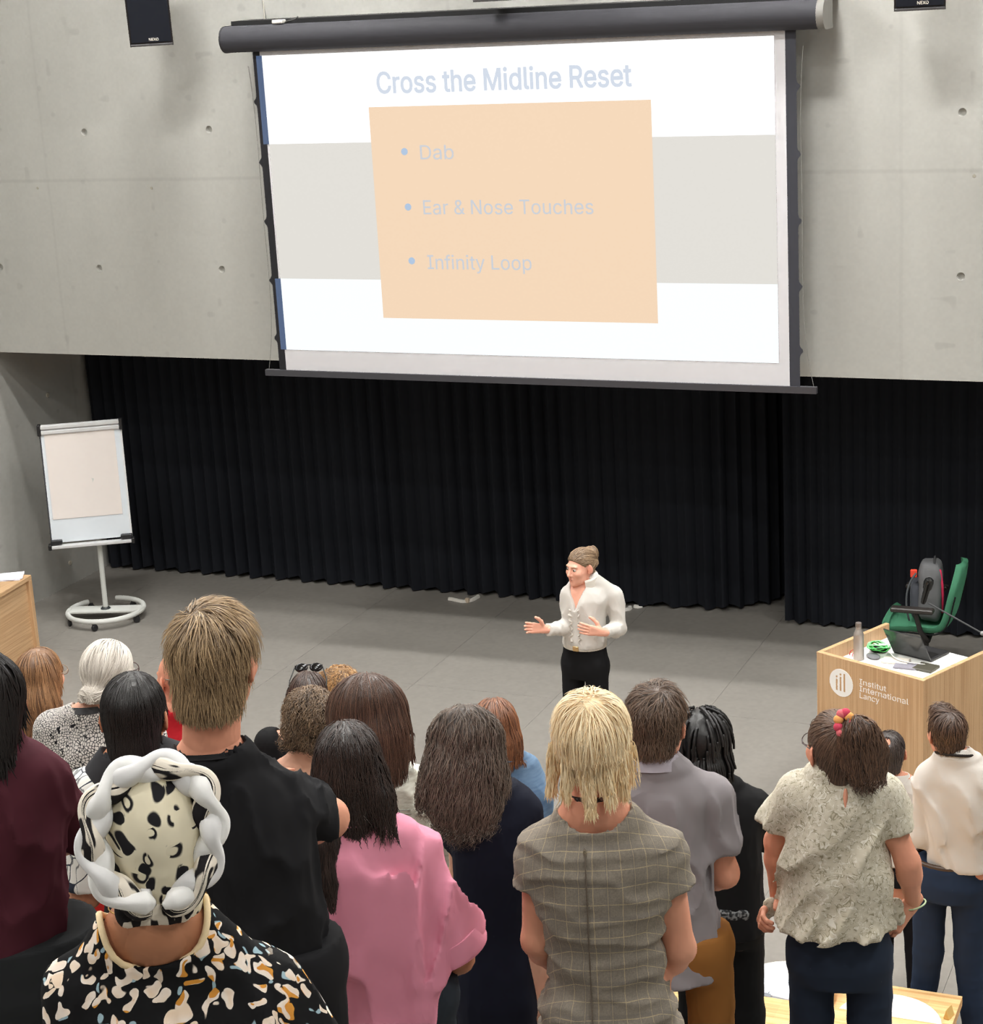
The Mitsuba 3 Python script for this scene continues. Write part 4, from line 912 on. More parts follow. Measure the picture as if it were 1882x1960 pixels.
    # ---------------- hair
    def hair(s, base, flow, n=900, seg=8, step=.02, w=.0022, pal=((70, 50, 38), (110, 82, 60)), key='hair', res=.006, lift=0.0, wave=0, wl=.05, off=.003, start=None, tip=1.0, seed=3, label=None, groove=.0025, mat='mat_hair', strandkey='strands', rootdark=1.0, gf=(70, 70, 14), jitter=.25, parent='', rnd=0):
        """base: Field in local coordinates; flow(P) -> direction; strands follow the surface of the base"""
        rs = np.random.default_rng(seed); gfv = np.array(gf, float)
        base.disp = lambda P: groove*(nnoise(P*gfv, seed)-.5)*2+.004*(nnoise(P*18, seed+2)-.5)
        m = base.mesh(res); v = np.asarray(m.vertices); c0, c1 = C(*pal[0]), C(*pal[1])
        t = nnoise(v*gfv*.8, seed+9); col = c0*(1-.45*t[:, None])+c1*.45*t[:, None]
        hk = s.put(key, m, mat, col*.85, label=label, parent=parent)
        if n == 0: return s
        if len(m.faces) == 0: return s
        smp, fi = trimesh.sample.sample_surface(m, n*3, seed=seed); 
        if start is not None: smp = smp[start(smp)]
        P = smp[:n].copy(); n = len(P); eps = 2e-3
        def grad(P):
            f0 = base.at(P); g = np.stack([base.at(P+np.eye(3)[i]*eps)-f0 for i in range(3)], 1)/eps
            return f0, g/(np.linalg.norm(g, axis=1, keepdims=True)+1e-9)
        pts, nor = [], []; prev = None; lay = off*(.3+rs.random(n)*1.4); J = rs.normal(0, jitter, (n, 3)); stp = step*(.75+.5*rs.random(n))
        for i in range(seg+1):
            f0, g = grad(P); P = P-np.where(g[:, 2:] < -.3, 0, g)*np.clip(f0-lay*(1+lift*i/seg*4), -.02, .02)[:, None]
            pts.append(P.copy()); nor.append(np.where(g[:, 2:] < -.3, nrm([0, -1., .2]), g))
            hang = (g[:, 2] < -.3)[:, None]; g = np.where(hang, 0, g)
            d = flow(P)+J*(.5+.5*i/seg); d = d-g*((d*g).sum(1)-(lift*.35 if i > seg*.4 else 0))[:, None]; d /= np.linalg.norm(d, axis=1, keepdims=True)+1e-9
            if prev is not None: d = d*.6+prev*.4; d /= np.linalg.norm(d, axis=1, keepdims=True)+1e-9
            prev = d; P = P+d*(stp*np.where(hang[:, 0], .22, 1))[:, None]
        pts, nor = np.array(pts).transpose(1, 0, 2), np.array(nor).transpose(1, 0, 2)
        T = np.gradient(pts, axis=1); T /= np.linalg.norm(T, axis=2, keepdims=True)+1e-9; side = np.cross(T, nor); side /= np.linalg.norm(side, axis=2, keepdims=True)+1e-9
        if wave:
            q = np.arange(seg+1)*step; ph = 2*np.pi*(q[None]/wl+rs.random((n, 1))); pts = pts+side*(wave*np.sin(ph))[..., None]+nor*(wave*.7*np.cos(ph)+wave*.5)[..., None]
        if rnd:
            pal_ = [c0, c1]; ms, cs = [], []
            for i in range(n):
                q = spline(pts[i], seg*2); t_ = tube(q, w*(1-.35*np.linspace(0, 1, len(q))**3)*(1+.13*np.sin(np.arange(len(q))*2.3+i)), rnd)
                s.put(strandkey, t_, mat, pal_[i % 2], parent=hk[len(s.key):])
            return s
        tt = np.linspace(0, 1, seg+1); ww = w*(.55+.45*np.sin(np.pi*np.clip(tt*1.25+.12, 0, 1)))*(1-tip*np.clip((tt-.6)/.4, 0, 1)**1.5*.85); wr = (w*0+.7+.6*rs.random((n, 1)))*ww
        A = pts-side*wr[..., None]-nor*(wr*.5)[..., None]; B = pts+nor*(wr*.6)[..., None]; D = pts+side*wr[..., None]-nor*(wr*.5)[..., None]
        vv = np.stack([A, B, D], 2).reshape(-1, 3); k = np.arange(n)[:, None]*(seg+1)*3+np.arange(seg)[None]*3; k = k.reshape(-1)
        F = np.vstack([np.stack([k, k+3, k+4], 1), np.stack([k, k+4, k+1], 1), np.stack([k+1, k+4, k+5], 1), np.stack([k+1, k+5, k+2], 1)])
        sh = np.clip(rs.normal(.5, .28, n), 0, 1)*.75+.25*nnoise(smp[:n]*np.array([30, 30, 8.]), seed)
        sc = c0[None]*(1-sh[:, None])+c1[None]*sh[:, None]; sc = np.repeat(sc[:, None], seg+1, 1)*(rootdark+(1-rootdark)*np.clip(tt*2.5, 0, 1))[None, :, None]
        s.put(strandkey, trimesh.Trimesh(vv, F[:, ::-1], process=False), mat, np.repeat(sc, 3, 1).reshape(-1, 3), parent=hk[len(s.key):], kind='stuff')
        return s
    def cap(s, vol=1.0, low=-.07, front=.052, ears=True, nape=.064, back=0, slope=.66):
        """the close hair on the skull"""
        f = Field(); M, hs = s.MH, s.hs; T = lambda *a: s.hc+M@(np.array(a)*hs)
        f.add(Ell(T(0, -.016-back*.5, .034), np.array([.081*vol, .103*vol+back*.5, .092*vol])*hs, .02, M))
        f.add(Cone(T(0, -.028, -.01), T(0, -.038, low+.02), .075*hs*vol, nape*hs*vol, .015))
        n0, p0 = M@nrm([0, .75, -slope]), T(0, front, .035)
        f.cuts.append(lambda x, y, z: (x-p0[0])*n0[0]+(y-p0[1])*n0[1]+(z-p0[2])*n0[2])
        q0, m0 = T(0, -.05, low), M@nrm([0, .45, -1.])
        f.cuts.append(lambda x, y, z: (x-q0[0])*m0[0]+(y-q0[1])*m0[1]+(z-q0[2])*m0[2])
        if ears:
            for sx in (-1, 1): f.sub.append(Ell(T(sx*.088, .000, -.012), np.array([.028, .030, .042])*hs, .008, M))
        return f, T
    def whorl(s, c, down=1.0, swirl=.5, out=1.0):
        """flow away from a point on the crown, turning downwards"""
        def fl(P):
            v = P-c; d = np.linalg.norm(v, axis=1, keepdims=True); r = v/(d+1e-6); w = np.clip(1-d/.11, 0, 1)
            return r*out*(w*1.2+.2)+np.cross(r, [0, 0, 1.])*swirl*w+np.array([0, 0, -1.])*down*(1.1-w)
        return fl
    def glasses(s, col, w=.004):
        T = s.hf.T
        for sx in (-1, 1):
            a = np.linspace(0, 2*np.pi, 25)[:-1]; p = np.array([T(sx*.033+.026*np.cos(t), .108, .006+.021*np.sin(t)) for t in a]); p = np.vstack([p, p[:1]])
            s.put('glasses_rim', tube(p, .0016*s.hs, 6, False), 'mat_plastic', col)
            s.put('glasses_arm', tube([T(sx*.059, .106, .010), T(sx*.076, .07, .012), T(sx*.079, -.005, .014), T(sx*.078, -.02, -.002)], .0017*s.hs, 6), 'mat_plastic', col)
        s.put('glasses_bridge', tube([T(-.008, .110, .010), T(0, .114, .013), T(.008, .110, .010)], .0016*s.hs, 6), 'mat_plastic', col)
# ------------------------------------------------------------------ printed fabrics
def col3(*c): return [float(x) for x in C(*c)]
def leopard_fn(p, n, uv):
    x, y = uv.x*27, uv.y*27
    wx = x+.5*(tnoise(x*1.3, y*1.3, 3.0)-.5); wy = y+.5*(tnoise(x*1.3, y*1.3, 8.0)-.5)
    d1, d2, r = voronoi(wx, wy); g = tnoise(wx*2.6+r*40, wy*2.6, 5.0)
    ring = smoothstep(.16, .22, d1)*(1-smoothstep(.30, .40, d1))*smoothstep(.40, .46, g)
    ring = dr.maximum(ring, (1-smoothstep(.26, .31, d1))*smoothstep(.55, .58, r))
    c = mikit.mix(col3(226, 219, 196), col3(205, 196, 170), tfbm(x*.5, y*.5, 2.0))
    return mikit.mix(c, col3(26, 25, 28), dr.clip(ring, 0, 1))
def zebra_fn(p, n, uv):
    s = tnoise(uv.x*26, uv.y*70, 4.0)*.6+tnoise(uv.x*60, uv.y*150, 9.0)*.4
    return mikit.mix(col3(220, 212, 198), col3(30, 28, 30), smoothstep(.50, .56, s))
def floral_fn(p, n, uv):
    x, y = uv.x*31, uv.y*31
    wx = x+.40*(tnoise(x*1.7, y*1.7, 2.0)-.5)*2; wy = y+.40*(tnoise(x*1.7, y*1.7, 6.0)-.5)*2
    d1, d2, r = voronoi(wx, wy); pet = 1-smoothstep(.34, .38, d1+.22*(tnoise(wx*2.5, wy*2.5, 4.0)-.5))
    pet *= smoothstep(.10, .14, r)
    c = mikit.mix(col3(236, 226, 216), col3(228, 205, 180), tnoise(wx*2, wy*2, 12.0))
    c = mikit.mix(c, col3(206, 142, 60), smoothstep(.68, .74, tnoise(wx*1.9, wy*1.9, 21.0)))
    e1, e2, q = voronoi(wx*1.1+7.3, wy*1.1+2.7); teal = (1-smoothstep(.20, .25, e1))*smoothstep(.72, .75, q)
    g = mikit.mix(col3(17, 17, 19), col3(150, 176, 186), teal)
    return mikit.mix(g, c, dr.clip(pet, 0, 1))
def dots_fn(p, n, uv):
    x, y = uv.x*100, uv.y*90; d1, d2, r = voronoi(x+.6*tnoise(x*.7, y*.7), y)
    return mikit.mix(col3(24, 24, 27), col3(208, 202, 196), smoothstep(.10, .26, d2-d1))
def leaf_fn(p, n, uv):
    x, y = uv.x*24, uv.y*24; d1, d2, r = voronoi(x+.8*tnoise(x*.9, y*.9, 2.0), y*.8); a = tnoise(x*2.2+r*30, y*.9, 5.0)
    ln = dr.maximum(1-smoothstep(.04, .10, d2-d1), .0*a); vein = 1-smoothstep(.02, .06, dr.abs(a-.5))
    return mikit.mix(col3(226, 226, 220), col3(48, 54, 66), dr.clip(dr.maximum(ln, vein*.75), 0, 1))
def plaid_fn(p, n, uv):
    x, y = uv.x, uv.y
    weave = tnoise(x*900, y*260, 1.0)*.5+tnoise(x*260, y*900, 2.0)*.5; blot = tfbm(x*40, y*40, 3.0)
    c = mikit.mix(col3(144, 136, 124), col3(108, 101, 93), weave*.75+blot*.25)
    def line(t, per, w):
        f = t/per-dr.floor(t/per); return 1-smoothstep(w*.5, w, dr.abs(f-.5)*per)
    l = dr.maximum(line(x+.013, .036, .0013), line(y+.004, .047, .0013))
    c = mikit.mix(c, col3(190, 172, 138), l*.6)
    return mikit.mix(c, col3(104, 100, 98), dr.maximum(line(x+.031, .072, .006), line(y+.02, .094, .007))*.30)
def blouse_fn(p, n, uv):
    x, y = uv.x*135, uv.y*135; a = tnoise(x+2*tnoise(x*.4, y*.4), y+2*tnoise(x*.4, y*.4, 5.0), 3.0); b = tnoise(x*.8, y*.8, 11.0)
    curl = 1-smoothstep(.03, .09, dr.abs(a-.5)); c = mikit.mix(col3(198, 192, 176), col3(182, 175, 155), b)
    c = mikit.mix(c, col3(136, 130, 108), curl*smoothstep(.35, .6, b)*.9)
    return mikit.mix(c, col3(214, 211, 200), (1-smoothstep(.03, .08, dr.abs(a-.32)))*.9)
def denim_fn(p, n, uv):
    f = tfbm(p.x*60, p.z*160, 2.0); b = tfbm(p.x*9, p.z*9, p.y*9)
    return mikit.mix(col3(66, 92, 124), col3(116, 140, 164), dr.clip(f*.5+b*.7-.1, 0, 1))
def bleach_fn(p, n, uv):
    f = tfbm(p.x*60, p.z*160, 2.0); b = tfbm(p.x*10, p.z*7, p.y*10)
    return mikit.mix(col3(206, 207, 196), col3(150, 146, 128), smoothstep(.45, .85, f*.35+b*.65))
def knit_fn(p, n, uv):
    a = tnoise(p.x*150, p.z*150, p.y*150); return mikit.mix(col3(42, 44, 46), col3(128, 130, 132), smoothstep(.4, .75, a))
for nm, fn in (('leopard', leopard_fn), ('zebra', zebra_fn), ('floral', floral_fn), ('dots', dots_fn), ('leaf', leaf_fn), ('plaid', plaid_fn), ('blouse', blouse_fn), ('denim', denim_fn), ('bleach', bleach_fn), ('knit', knit_fn)):
    scene['mat_'+nm] = {'type': 'twosided', 'b': {'type': 'principled', 'base_color': mikit.proc(fn), 'roughness': .85, 'specular': .2}}
def prof_px(p, rows):
    o = []
    for r in rows:
        y, xl, xr, d = r[:4]; a, b = p.px(xl, y), p.px(xr, y); o.append(((a[2]+b[2])/2, (a[0]+b[0])/2, r[4] if len(r) > 4 else -.01, abs(b[0]-a[0])/2, d))
    return o
def front_wrists(p, z=.66, y=.20, x=.06):
    p.J['wrL'] = np.array([-x, y, z*p.h]); p.J['wrR'] = np.array([x, y, z*p.h])
def long_hair(p, pts, flat=.6, k=.016, vol=1.02, front=.055, back=.0, low=-.05):
    """cap plus hanging masses: pts = list of ((x, y, dy, radius in px), ...) chains"""
    f, T = p.cap(vol, low, front, ears=False, back=back); f.cuts = f.cuts[:1]; n0 = p.M.T@np.array([0, 0, 1.])
    cf = f.cuts[0]; hz = p.hc[2]
    f.cuts = [lambda x, y, z: np.where(z > hz-.09, cf(x, y, z), -1.)]
    sc = FPX/np.linalg.norm(p.o+[0, 0, p.h]-EYE); fl = (np.array([math.sin(0), 1, 0.]), flat)
    for ch in pts:
        for a, b in zip(ch[:-1], ch[1:]): f.add(Cone(p.px(*a[:3]), p.px(*b[:3]), a[3]/sc, b[3]/sc, k, fl))
    return f, T
ALL = []
def P_(*a, **k):
    p = Person(*a, **k); ALL.append(p); return p

# ------------------------------------------------------------------ the speaker
p = P_('woman speaking in a pale blouse and black trousers, arms open, facing the audience', (1110, 1053), 0, 1.68, turn=152, hyaw=-20, hpitch=4, build=.88, skin=(226, 168, 146), floor=0.0, key='person')
p.set(shR=(1090, 1137, .0), shL=(1176, 1139, .02), elR=(1090, 1201, -.02), elL=(1186, 1203, .0), wrR=(1047, 1205, -.16), wrL=(1156, 1211, -.20), nb=(1122, 1113, .03))
hr = p.px(1000, 1200, -.22)-p.px(1047, 1205, -.16); hl = p.px(1106, 1203, -.26)-p.px(1156, 1211, -.20)
upv = np.array([0, 0, 1.]); tov = p.px(1110, 1100, -.3)-p.px(1110, 1100, 0)
ro = prof_px(p, [(1120, 1100, 1146, .07), (1130, 1087, 1170, .09), (1145, 1081, 1181, .115), (1175, 1084, 1177, .125), (1205, 1087, 1176, .125), (1230, 1086, 1182, .13), (1246, 1087, 1181, .125)])
ro = [(r[0], 0, -.012, r[3], r[4]) for r in ro]
p.body(res=.013, hres=.0038, handres=.0034, hands={'R': dict(d=hr, thumb=upv+tov*-.4, pn=tov*1.0+upv*.45, curl=.28, s=1.02), 'L': dict(d=hl, thumb=upv*1.0+tov*.2, pn=-tov+upv*.1, curl=.22, s=1.02)}, prof=ro)
p.brows(C(120, 92, 70))
p.top('blouse', sleeve=(0, 1.93), hem=.605, e=.012, se=.011, col=C(198, 195, 190), prof=ro, neck=(.062, .012), fold=.008, res=.0075, vcut=(np.array([0, .1, .845*1.68]), np.array([0, .1, .765*1.68]), .045), label='pale ruffled blouse')
fr = p.last
def front_y(x, z, off=.004):
    ys = np.linspace(.02, .25, 120); v = fr.at(np.column_stack([np.full(120, x), ys, np.full(120, z)])); i = np.nonzero(v < 0)[0]; return (ys[i[-1]] if len(i) else .1)+off
for sx in (-1, 1):
    z = np.linspace(.635*1.68, .775*1.68, 90); x = sx*(.022+.006*np.sin(z*150)); ys = np.array([front_y(a, b) for a, b in zip(x, z)])
    n = len(z); q = np.column_stack([x, ys, z]); q2 = q+np.column_stack([sx*.013+.004*np.sin(z*210), .008+.005*np.sin(z*170+1), 0*z])
    vv = np.vstack([q, q2, q2+[0, -.003, 0], q+[0, -.003, 0]]); F = []
    for i in range(n-1):
        for a in range(4): b = (a+1) % 4; F += [[a*n+i, b*n+i, b*n+i+1], [a*n+i, b*n+i+1, a*n+i+1]]
    m = trimesh.Trimesh(vv, F, process=False); m.fix_normals(); p.put('ruffle', m, 'mat_cloth', C(198, 195, 188), label='ruffled front placket')
p.collar(C(212, 208, 200), p.J['nb']+np.array([0, .0, .0]), (.060, .060), .034, 16, 24, flare=.02, fall=.055)
p.trousers(C(14, 14, 17), top=.615, res=.011, e=.016, fold=.003, flare=.02)
bz = .61*1.68; w_ = [r for r in ro][-1]
bp = [(1, -.018), (1.015, 0), (1, .018), (.97, 0)]
a = np.radians(np.linspace(0, 360, 49)); v = np.array([[(w_[3]+.004)*k*math.cos(t), -.012+(w_[4]+.006)*k*math.sin(t), bz+dz] for t in a for k, dz in bp]); F = []
for i in range(48):
    for j in range(4): c, d = i*4+j, i*4+(j+1) % 4; F += [[c, c+4, d+4], [c, d+4, d]]
m = trimesh.Trimesh(v, F, process=False); m.fix_normals(); p.put('belt', m, 'mat_cloth', C(200, 194, 184), label='pale belt', smooth=50)
p.put('buckle', span((-.022, w_[4]-.012, bz-.018), (.022, w_[4]+.002, bz+.018)), 'mat_metal', C(214, 186, 140), smooth=False)
p.shoes(C(20, 20, 20))
f, T = p.cap(1.0, -.055, .040, slope=.8); f.add(Ell(T(.0, -.110, .065), np.array([.045, .034, .05]), .015), Ell(T(0, -.100, .0), np.array([.05, .034, .04]), .015))
bk = T(0, -.13, .02)
p.hair(f, lambda P: (lambda v: v/(np.linalg.norm(v, axis=1, keepdims=True)+1e-6))(bk-P), 700, 7, .016, .002, ((96, 74, 56), (176, 150, 122)), res=.005, label='hair tied up at the back', jitter=.15)
p.put('hair_clip', xf(box((.05, .016, .04), bev=.006), p.MH@rotx(20), T(.012, -.142, .062)), 'mat_plastic', C(190, 150, 140), smooth=False, label='pale hair claw')
for n in (0,): p.put('ring', xf(lathe([[.0095, -.002], [.0115, 0], [.0095, .002], [.0085, 0], [.0095, -.002]], 16), frame_z(hl), p.J['wrL']+nrm(hl)*.112+np.array([0, 0, -.012])), 'mat_metal', C(220, 210, 190))

# ------------------------------------------------------------------ nearest row
p = P_('woman in a black floral top and a white and leopard print braided turban', (287, 1478), 7, 1.56, turn=2, hyaw=-3, hpitch=4, skin='olive', lean=(-.035, .02))
p.set(shL=(160, 1900, 0), shR=(510, 1895, 0), nb=(298, 1784, -.04)); front_wrists(p); p.nk = 1.35
ro = prof_px(p, [(1806, 235, 375, .055, -.03), (1830, 175, 440, .075, -.02), (1870, 130, 505, .10), (1930, 110, 560, .125), (2050, 95, 575, .135), (2250, 120, 560, .14), (2500, 110, 570, .15)])
p.body(res=.011, hres=.005, prof=ro)
p.top('top', sleeve=(0, 1.2), hem=.5, e=.014, se=.02, mat='mat_floral', prof=ro, neck=(.080, -.006), neckp=3.2, fold=.006, uv='wrap', label='black top with a cream floral print')
p.trousers(C(30, 30, 34))
nb = p.J['nb']+np.array([0, 0, .051]); a = np.radians(np.linspace(0, 360, 61)); 
rr = []
for t in a:
    dirv = np.array([math.sin(t), -math.cos(t)/1.08, 0])/(abs(math.sin(t))**3.2+abs(math.cos(t))**3.2)**(1/3.2); best = None
    for zz in np.linspace(-.085, .06, 120):
        r_ = max(.081**3.2-abs(zz*.9)**3.2, 0)**(1/3.2); q = nb+dirv*r_+np.array([0, 0, zz]); v = p.last
        d = smin(*[min(q2.d(*q) for q2 in v.p), .2], .01)
        if best is None or abs(d) < best[0]: best = (abs(d), q)
    rr.append(best[1])
p.put('neckband', tube(rr, .0055, 8, False), 'mat_cloth', C(232, 210, 170), label='cream neckband')
S_ = FPX/np.linalg.norm(p.o+[0, 0, 1.5]-EYE)
f = Field(); f.add(Ell(p.hc+p.MH@np.array([0, -.022, .035]), (.079, .110, .104), .02, p.MH), Cone(p.hc+np.array([0, -.05, -.02]), p.hc+np.array([0, -.055, -.075]), .066, .058, .03))
f.cuts.append(lambda x, y, z: y-(p.hc[1]+.07)); f.disp = lambda P: .0025*(nfbm(P*np.array([14, 14, 26.]), 3)-.5)*2
m = f.mesh(.006); v = np.asarray(m.vertices); uv = np.column_stack([v[:, 0]*1.25, v[:, 2]])
p.put('turban', m, 'mat_leopard', uv=uv, label='leopard print cloth of the turban')
ring_px = [(290, 1728, -.105), (232, 1714, -.10), (190, 1664, -.08), (176, 1592, -.06), (197, 1524, -.045), (252, 1478, -.035), (324, 1470, -.035), (379, 1500, -.045), (403, 1562, -.06), (400, 1640, -.075), (369, 1698, -.095), (314, 1728, -.105)]
path = spline([p.px(*q) for q in ring_px], 260); t = np.gradient(path, axis=0); t /= np.linalg.norm(t, axis=1, keepdims=True)
ctr = p.hc+np.array([0, -.0, .03]); nr_ = path-ctr; nr_ -= t*(nr_*t).sum(1, keepdims=True); nr_ /= np.linalg.norm(nr_, axis=1, keepdims=True); bn = np.cross(t, nr_)
s_ = np.r_[0, np.cumsum(np.linalg.norm(np.diff(path, axis=0), axis=1))]
for j, (mt, colr) in enumerate((('mat_cloth', C(224, 224, 222)), ('mat_zebra', None), ('mat_cloth', C(216, 216, 216)))):
    ph = 2*np.pi*(s_/.185+j/3); q = path+nr_*(.0125*np.sin(ph))[:, None]+bn*(.011*np.sin(2*ph))[:, None]
    rad = .0145+.0042*np.cos(2*ph); rad[:6] *= np.linspace(.5, 1, 6); rad[-6:] *= np.linspace(1, .5, 6)
    tb = tube(q, rad, 18); v = np.asarray(tb.vertices); g = np.tile(np.arange(18), len(q)); ridge = 1+.05*np.sin(g[:, None]*np.array([2*np.pi*5/18])+np.repeat(s_, 18)[:, None]*20)[:, 0]
    v2 = v.copy(); v2[:-2] = np.repeat(q, 18, 0)+(v[:-2]-np.repeat(q, 18, 0))*ridge[:, None]; tb.vertices = v2
    uvb = np.vstack([np.column_stack([np.repeat(s_, 18), g/18*.09]), [[0, 0], [0, 0]]])
    p.put('braid_strand', tb, mt, colr, uv=uvb if mt == 'mat_zebra' else None, label='zebra print strand of the turban braid' if mt == 'mat_zebra' else 'white strand of the turban braid')
f = Field(); a_, b_ = p.px(250, 1745, -.07), p.px(345, 1738, -.07); f.add(Cone(a_, b_, .026, .024, .02), Ell(p.px(300, 1742, -.08), (.03, .018, .022), .02)); f.disp = lambda P: .003*(nnoise(P*np.array([60, 30, 30.]))-.5)*2
m = f.mesh(.005); v = np.asarray(m.vertices); p.put('turban_knot', m, 'mat_zebra', uv=np.column_stack([v[:, 2], v[:, 0]]), label='zebra print knot at the nape')
q0 = p.px(392, 1712, .02); p.put('earring', [xf(lathe([[.013, -.0022], [.0155, 0], [.013, .0022], [.011, 0], [.013, -.0022]], 20), roty(60), q0), ball(q0+[0, 0, -.03], .0065, 2), tube([q0+[0, 0, -.012], q0+[0, 0, -.045]], .0015, 6), ball(q0+[0, 0, -.05], .0085, 2, (1, 1, 1.5))], 'mat_metal', C(214, 170, 92), label='dangling gold earring')
p.ring(p.J['nb']+np.array([0, .015, .045]), (.066, .068), .0012, C(200, 160, 90), 'necklace', 'mat_metal', 8)

p = P_('tall man with short light brown hair in a black t-shirt, elbow raised to the right', (402, 1164), 6, 1.80, turn=-6, hyaw=-18, hpitch=5, hroll=2, skin='pink', sex='m', lean=(-.045, 0), hs=1.03)
p.set(shL=(325, 1535, .08), shR=(540, 1540, .0), elR=(628, 1566, .10), wrR=(520, 1600, .30), nb=(405, 1462, -.02)); p.J['elL'] = p.J['shL']+np.array([-.03, .1, -.27]); p.J['wrL'] = p.J['elL']+np.array([.16, .16, .10])
ro = prof_px(p, [(1452, 370, 452, .07, -.01), (1470, 330, 500, .085, -.01), (1500, 300, 560, .10), (1560, 300, 592, .12), (1650, 320, 604, .125), (1800, 345, 622, .12), (1960, 350, 655, .125), (2150, 350, 690, .13), (2350, 350, 720, .13)])
p.body(res=.012, hres=.005, hands={'R': dict(curl=.5)}, prof=ro)
p.top('t_shirt', sleeve=(0, .72), hem=.40, e=.012, se=.020, col=C(23, 23, 26), prof=ro, neck=(.076, .0), fold=.014, label='black t-shirt')
p.collar(C(20, 20, 22), p.J['nb']+np.array([0, .0, .004]), (.073, .070), .012, 14, 0, flare=.004, fall=.008, key='neckband')
p.trousers(C(22, 22, 25), top=.56)
f, T = p.cap(1.0, -.088, .06)
p.hair(f, p.whorl(T(-.02, -.055, .105), swirl=.6), 3600, 5, .014, .0013, ((92, 72, 54), (186, 158, 120)), lift=.5, off=.005, seed=8, label='short light brown hair', rootdark=.8, jitter=.3)

p = P_('person with black hair in a maroon t-shirt at the left edge', (-42, 1255), 6, 1.68, turn=0, hyaw=0, hpitch=5, skin='tan', sex='f', build=1.1, lean=(0, 0))
p.set(shL=(-150, 1500, 0), shR=(78, 1500, 0), elR=(128, 1600, .12), wrR=(60, 1625, .32), nb=(-40, 1432, -.02)); p.J['elL'] = p.J['shL']+np.array([-.03, .1, -.27]); p.J['wrL'] = p.J['elL']+np.array([.16, .16, .10])
ro = prof_px(p, [(1425, -100, 25, .07), (1445, -150, 75, .09), (1480, -190, 112, .11), (1560, -200, 125, .13), (1700, -190, 118, .135), (1850, -195, 125, .14), (2000, -200, 130, .14), (2150, -200, 135, .14)])
p.body(prof=ro)
p.top('t_shirt', sleeve=(0, .95), hem=.52, e=.014, se=.024, col=C(70, 27, 38), prof=ro, neck=(.085, .0), fold=.014, label='maroon t-shirt')
p.ring(p.J['nb']+np.array([0, .01, .018]), (.082, .078), .006, C(205, 160, 150), 'neckband', 'mat_cloth', 14, label='pinkish lace neckband')
p.trousers(C(30, 32, 34), top=.6, res=.012, e=.03)
f, T = long_hair(p, [[(-42, 1330, -.05, 82), (-45, 1420, -.08, 70)]])
p.hair(f, p.whorl(T(0, -.04, .11), swirl=0, out=.7), 900, 10, .022, .0024, ((14, 12, 13), (36, 31, 32)), label='long black hair')

# ------------------------------------------------------------------ second row
p = P_('woman with long dark hair in a pink shirt with a rolled cuff', (662, 1390), 5, 1.62, turn=4, hyaw=10, hpitch=14, hroll=-3, skin='tan', lean=(-.07, .02))
p.set(shL=(625, 1640, .02), shR=(775, 1645, 0), elR=(880, 1835, .0), wrR=(850, 1845, .26), nb=(672, 1575, -.02)); p.J['elL'] = p.J['shL']+np.array([-.06, .08, -.26]); p.J['wrL'] = p.J['elL']+np.array([.14, .18, .08])
ro = prof_px(p, [(1566, 620, 745, .07, -.01), (1580, 600, 785, .09), (1605, 585, 800, .11), (1660, 580, 818, .125), (1760, 590, 838, .14), (1860, 620, 852, .15), (1920, 640, 850, .17), (1955, 655, 842, .17), (1985, 668, 830, .16)])
p.body(prof=ro)
p.top('shirt', sleeve=(0, .80), hem=.40, e=.012, se=.040, col=C(214, 138, 160), prof=ro, neck=(.07, .0), fold=.024, folddir=(8, 8, 2.6), fang=-14, label='loose pink shirt')
sh, el = p.J['shR'], p.J['elR']; d = nrm(el-sh)
m = lathe([[.086, -.030], [.096, -.026], [.098, .024], [.094, .034], [.084, .034], [.076, 0], [.086, -.030]], 30); v = np.asarray(m.vertices); m.vertices = v+.003*nnoise(v*50)[:, None]*nrm([1, 1, 0])
p.put('rolled_cuff', xf(m, frame_z(d), sh+(el-sh)*.82), 'mat_cloth', C(215, 140, 162), label='rolled pink cuff', smooth=50)
p.collar(C(212, 132, 156), p.J['nb']+np.array([0, .0, .005]), (.068, .066), .036, 14, 10, flare=.012, fall=.05, label='pink collar')
p.trousers(C(40, 48, 56), top=.56)
f, T = long_hair(p, [[(664, 1460, -.04, 62), (664, 1510, -.05, 66), (676, 1552, -.06, 52)], [(710, 1480, -.06, 30), (728, 1535, -.09, 26), (738, 1568, -.10, 16)], [(610, 1530, -.03, 34), (618, 1620, -.10, 30), (625, 1690, -.13, 20), (640, 1745, -.13, 9)]], flat=.7)
p.hair(f, p.whorl(T(.005, .0, .12), swirl=0, out=1.0), 1800, 9, .026, .0014, ((26, 20, 20), (58, 44, 39)), wave=.002, seed=5, label='long dark hair falling over the shoulders')

p = P_('blonde woman with short layered hair in a grey-brown plaid dress', (1128, 1338), 5, 1.70, turn=0, hyaw=0, hpitch=6, skin='pink', lean=(-.02, .01))
p.set(shL=(1035, 1640, 0), shR=(1268, 1635, 0), elL=(1028, 1800, .0), elR=(1302, 1815, .0), nb=(1138, 1562, -.03)); p.J['wrL'] = p.J['elL']+np.array([.05, .16, -.17]); p.J['wrR'] = p.J['elR']+np.array([-.06, .15, -.17])
ro = prof_px(p, [(1556, 1080, 1192, .06, -.02), (1575, 1040, 1235, .085), (1600, 1000, 1290, .105), (1640, 1002, 1290, .118), (1720, 1025, 1278, .118), (1790, 1042, 1270, .110), (1850, 1052, 1270, .102), (1900, 1040, 1285, .115), (1960, 1030, 1305, .130), (2050, 1026, 1315, .14), (2250, 1040, 1305, .13), (2500, 1050, 1295, .12)])
p.body(res=.012, hres=.0055, prof=ro)
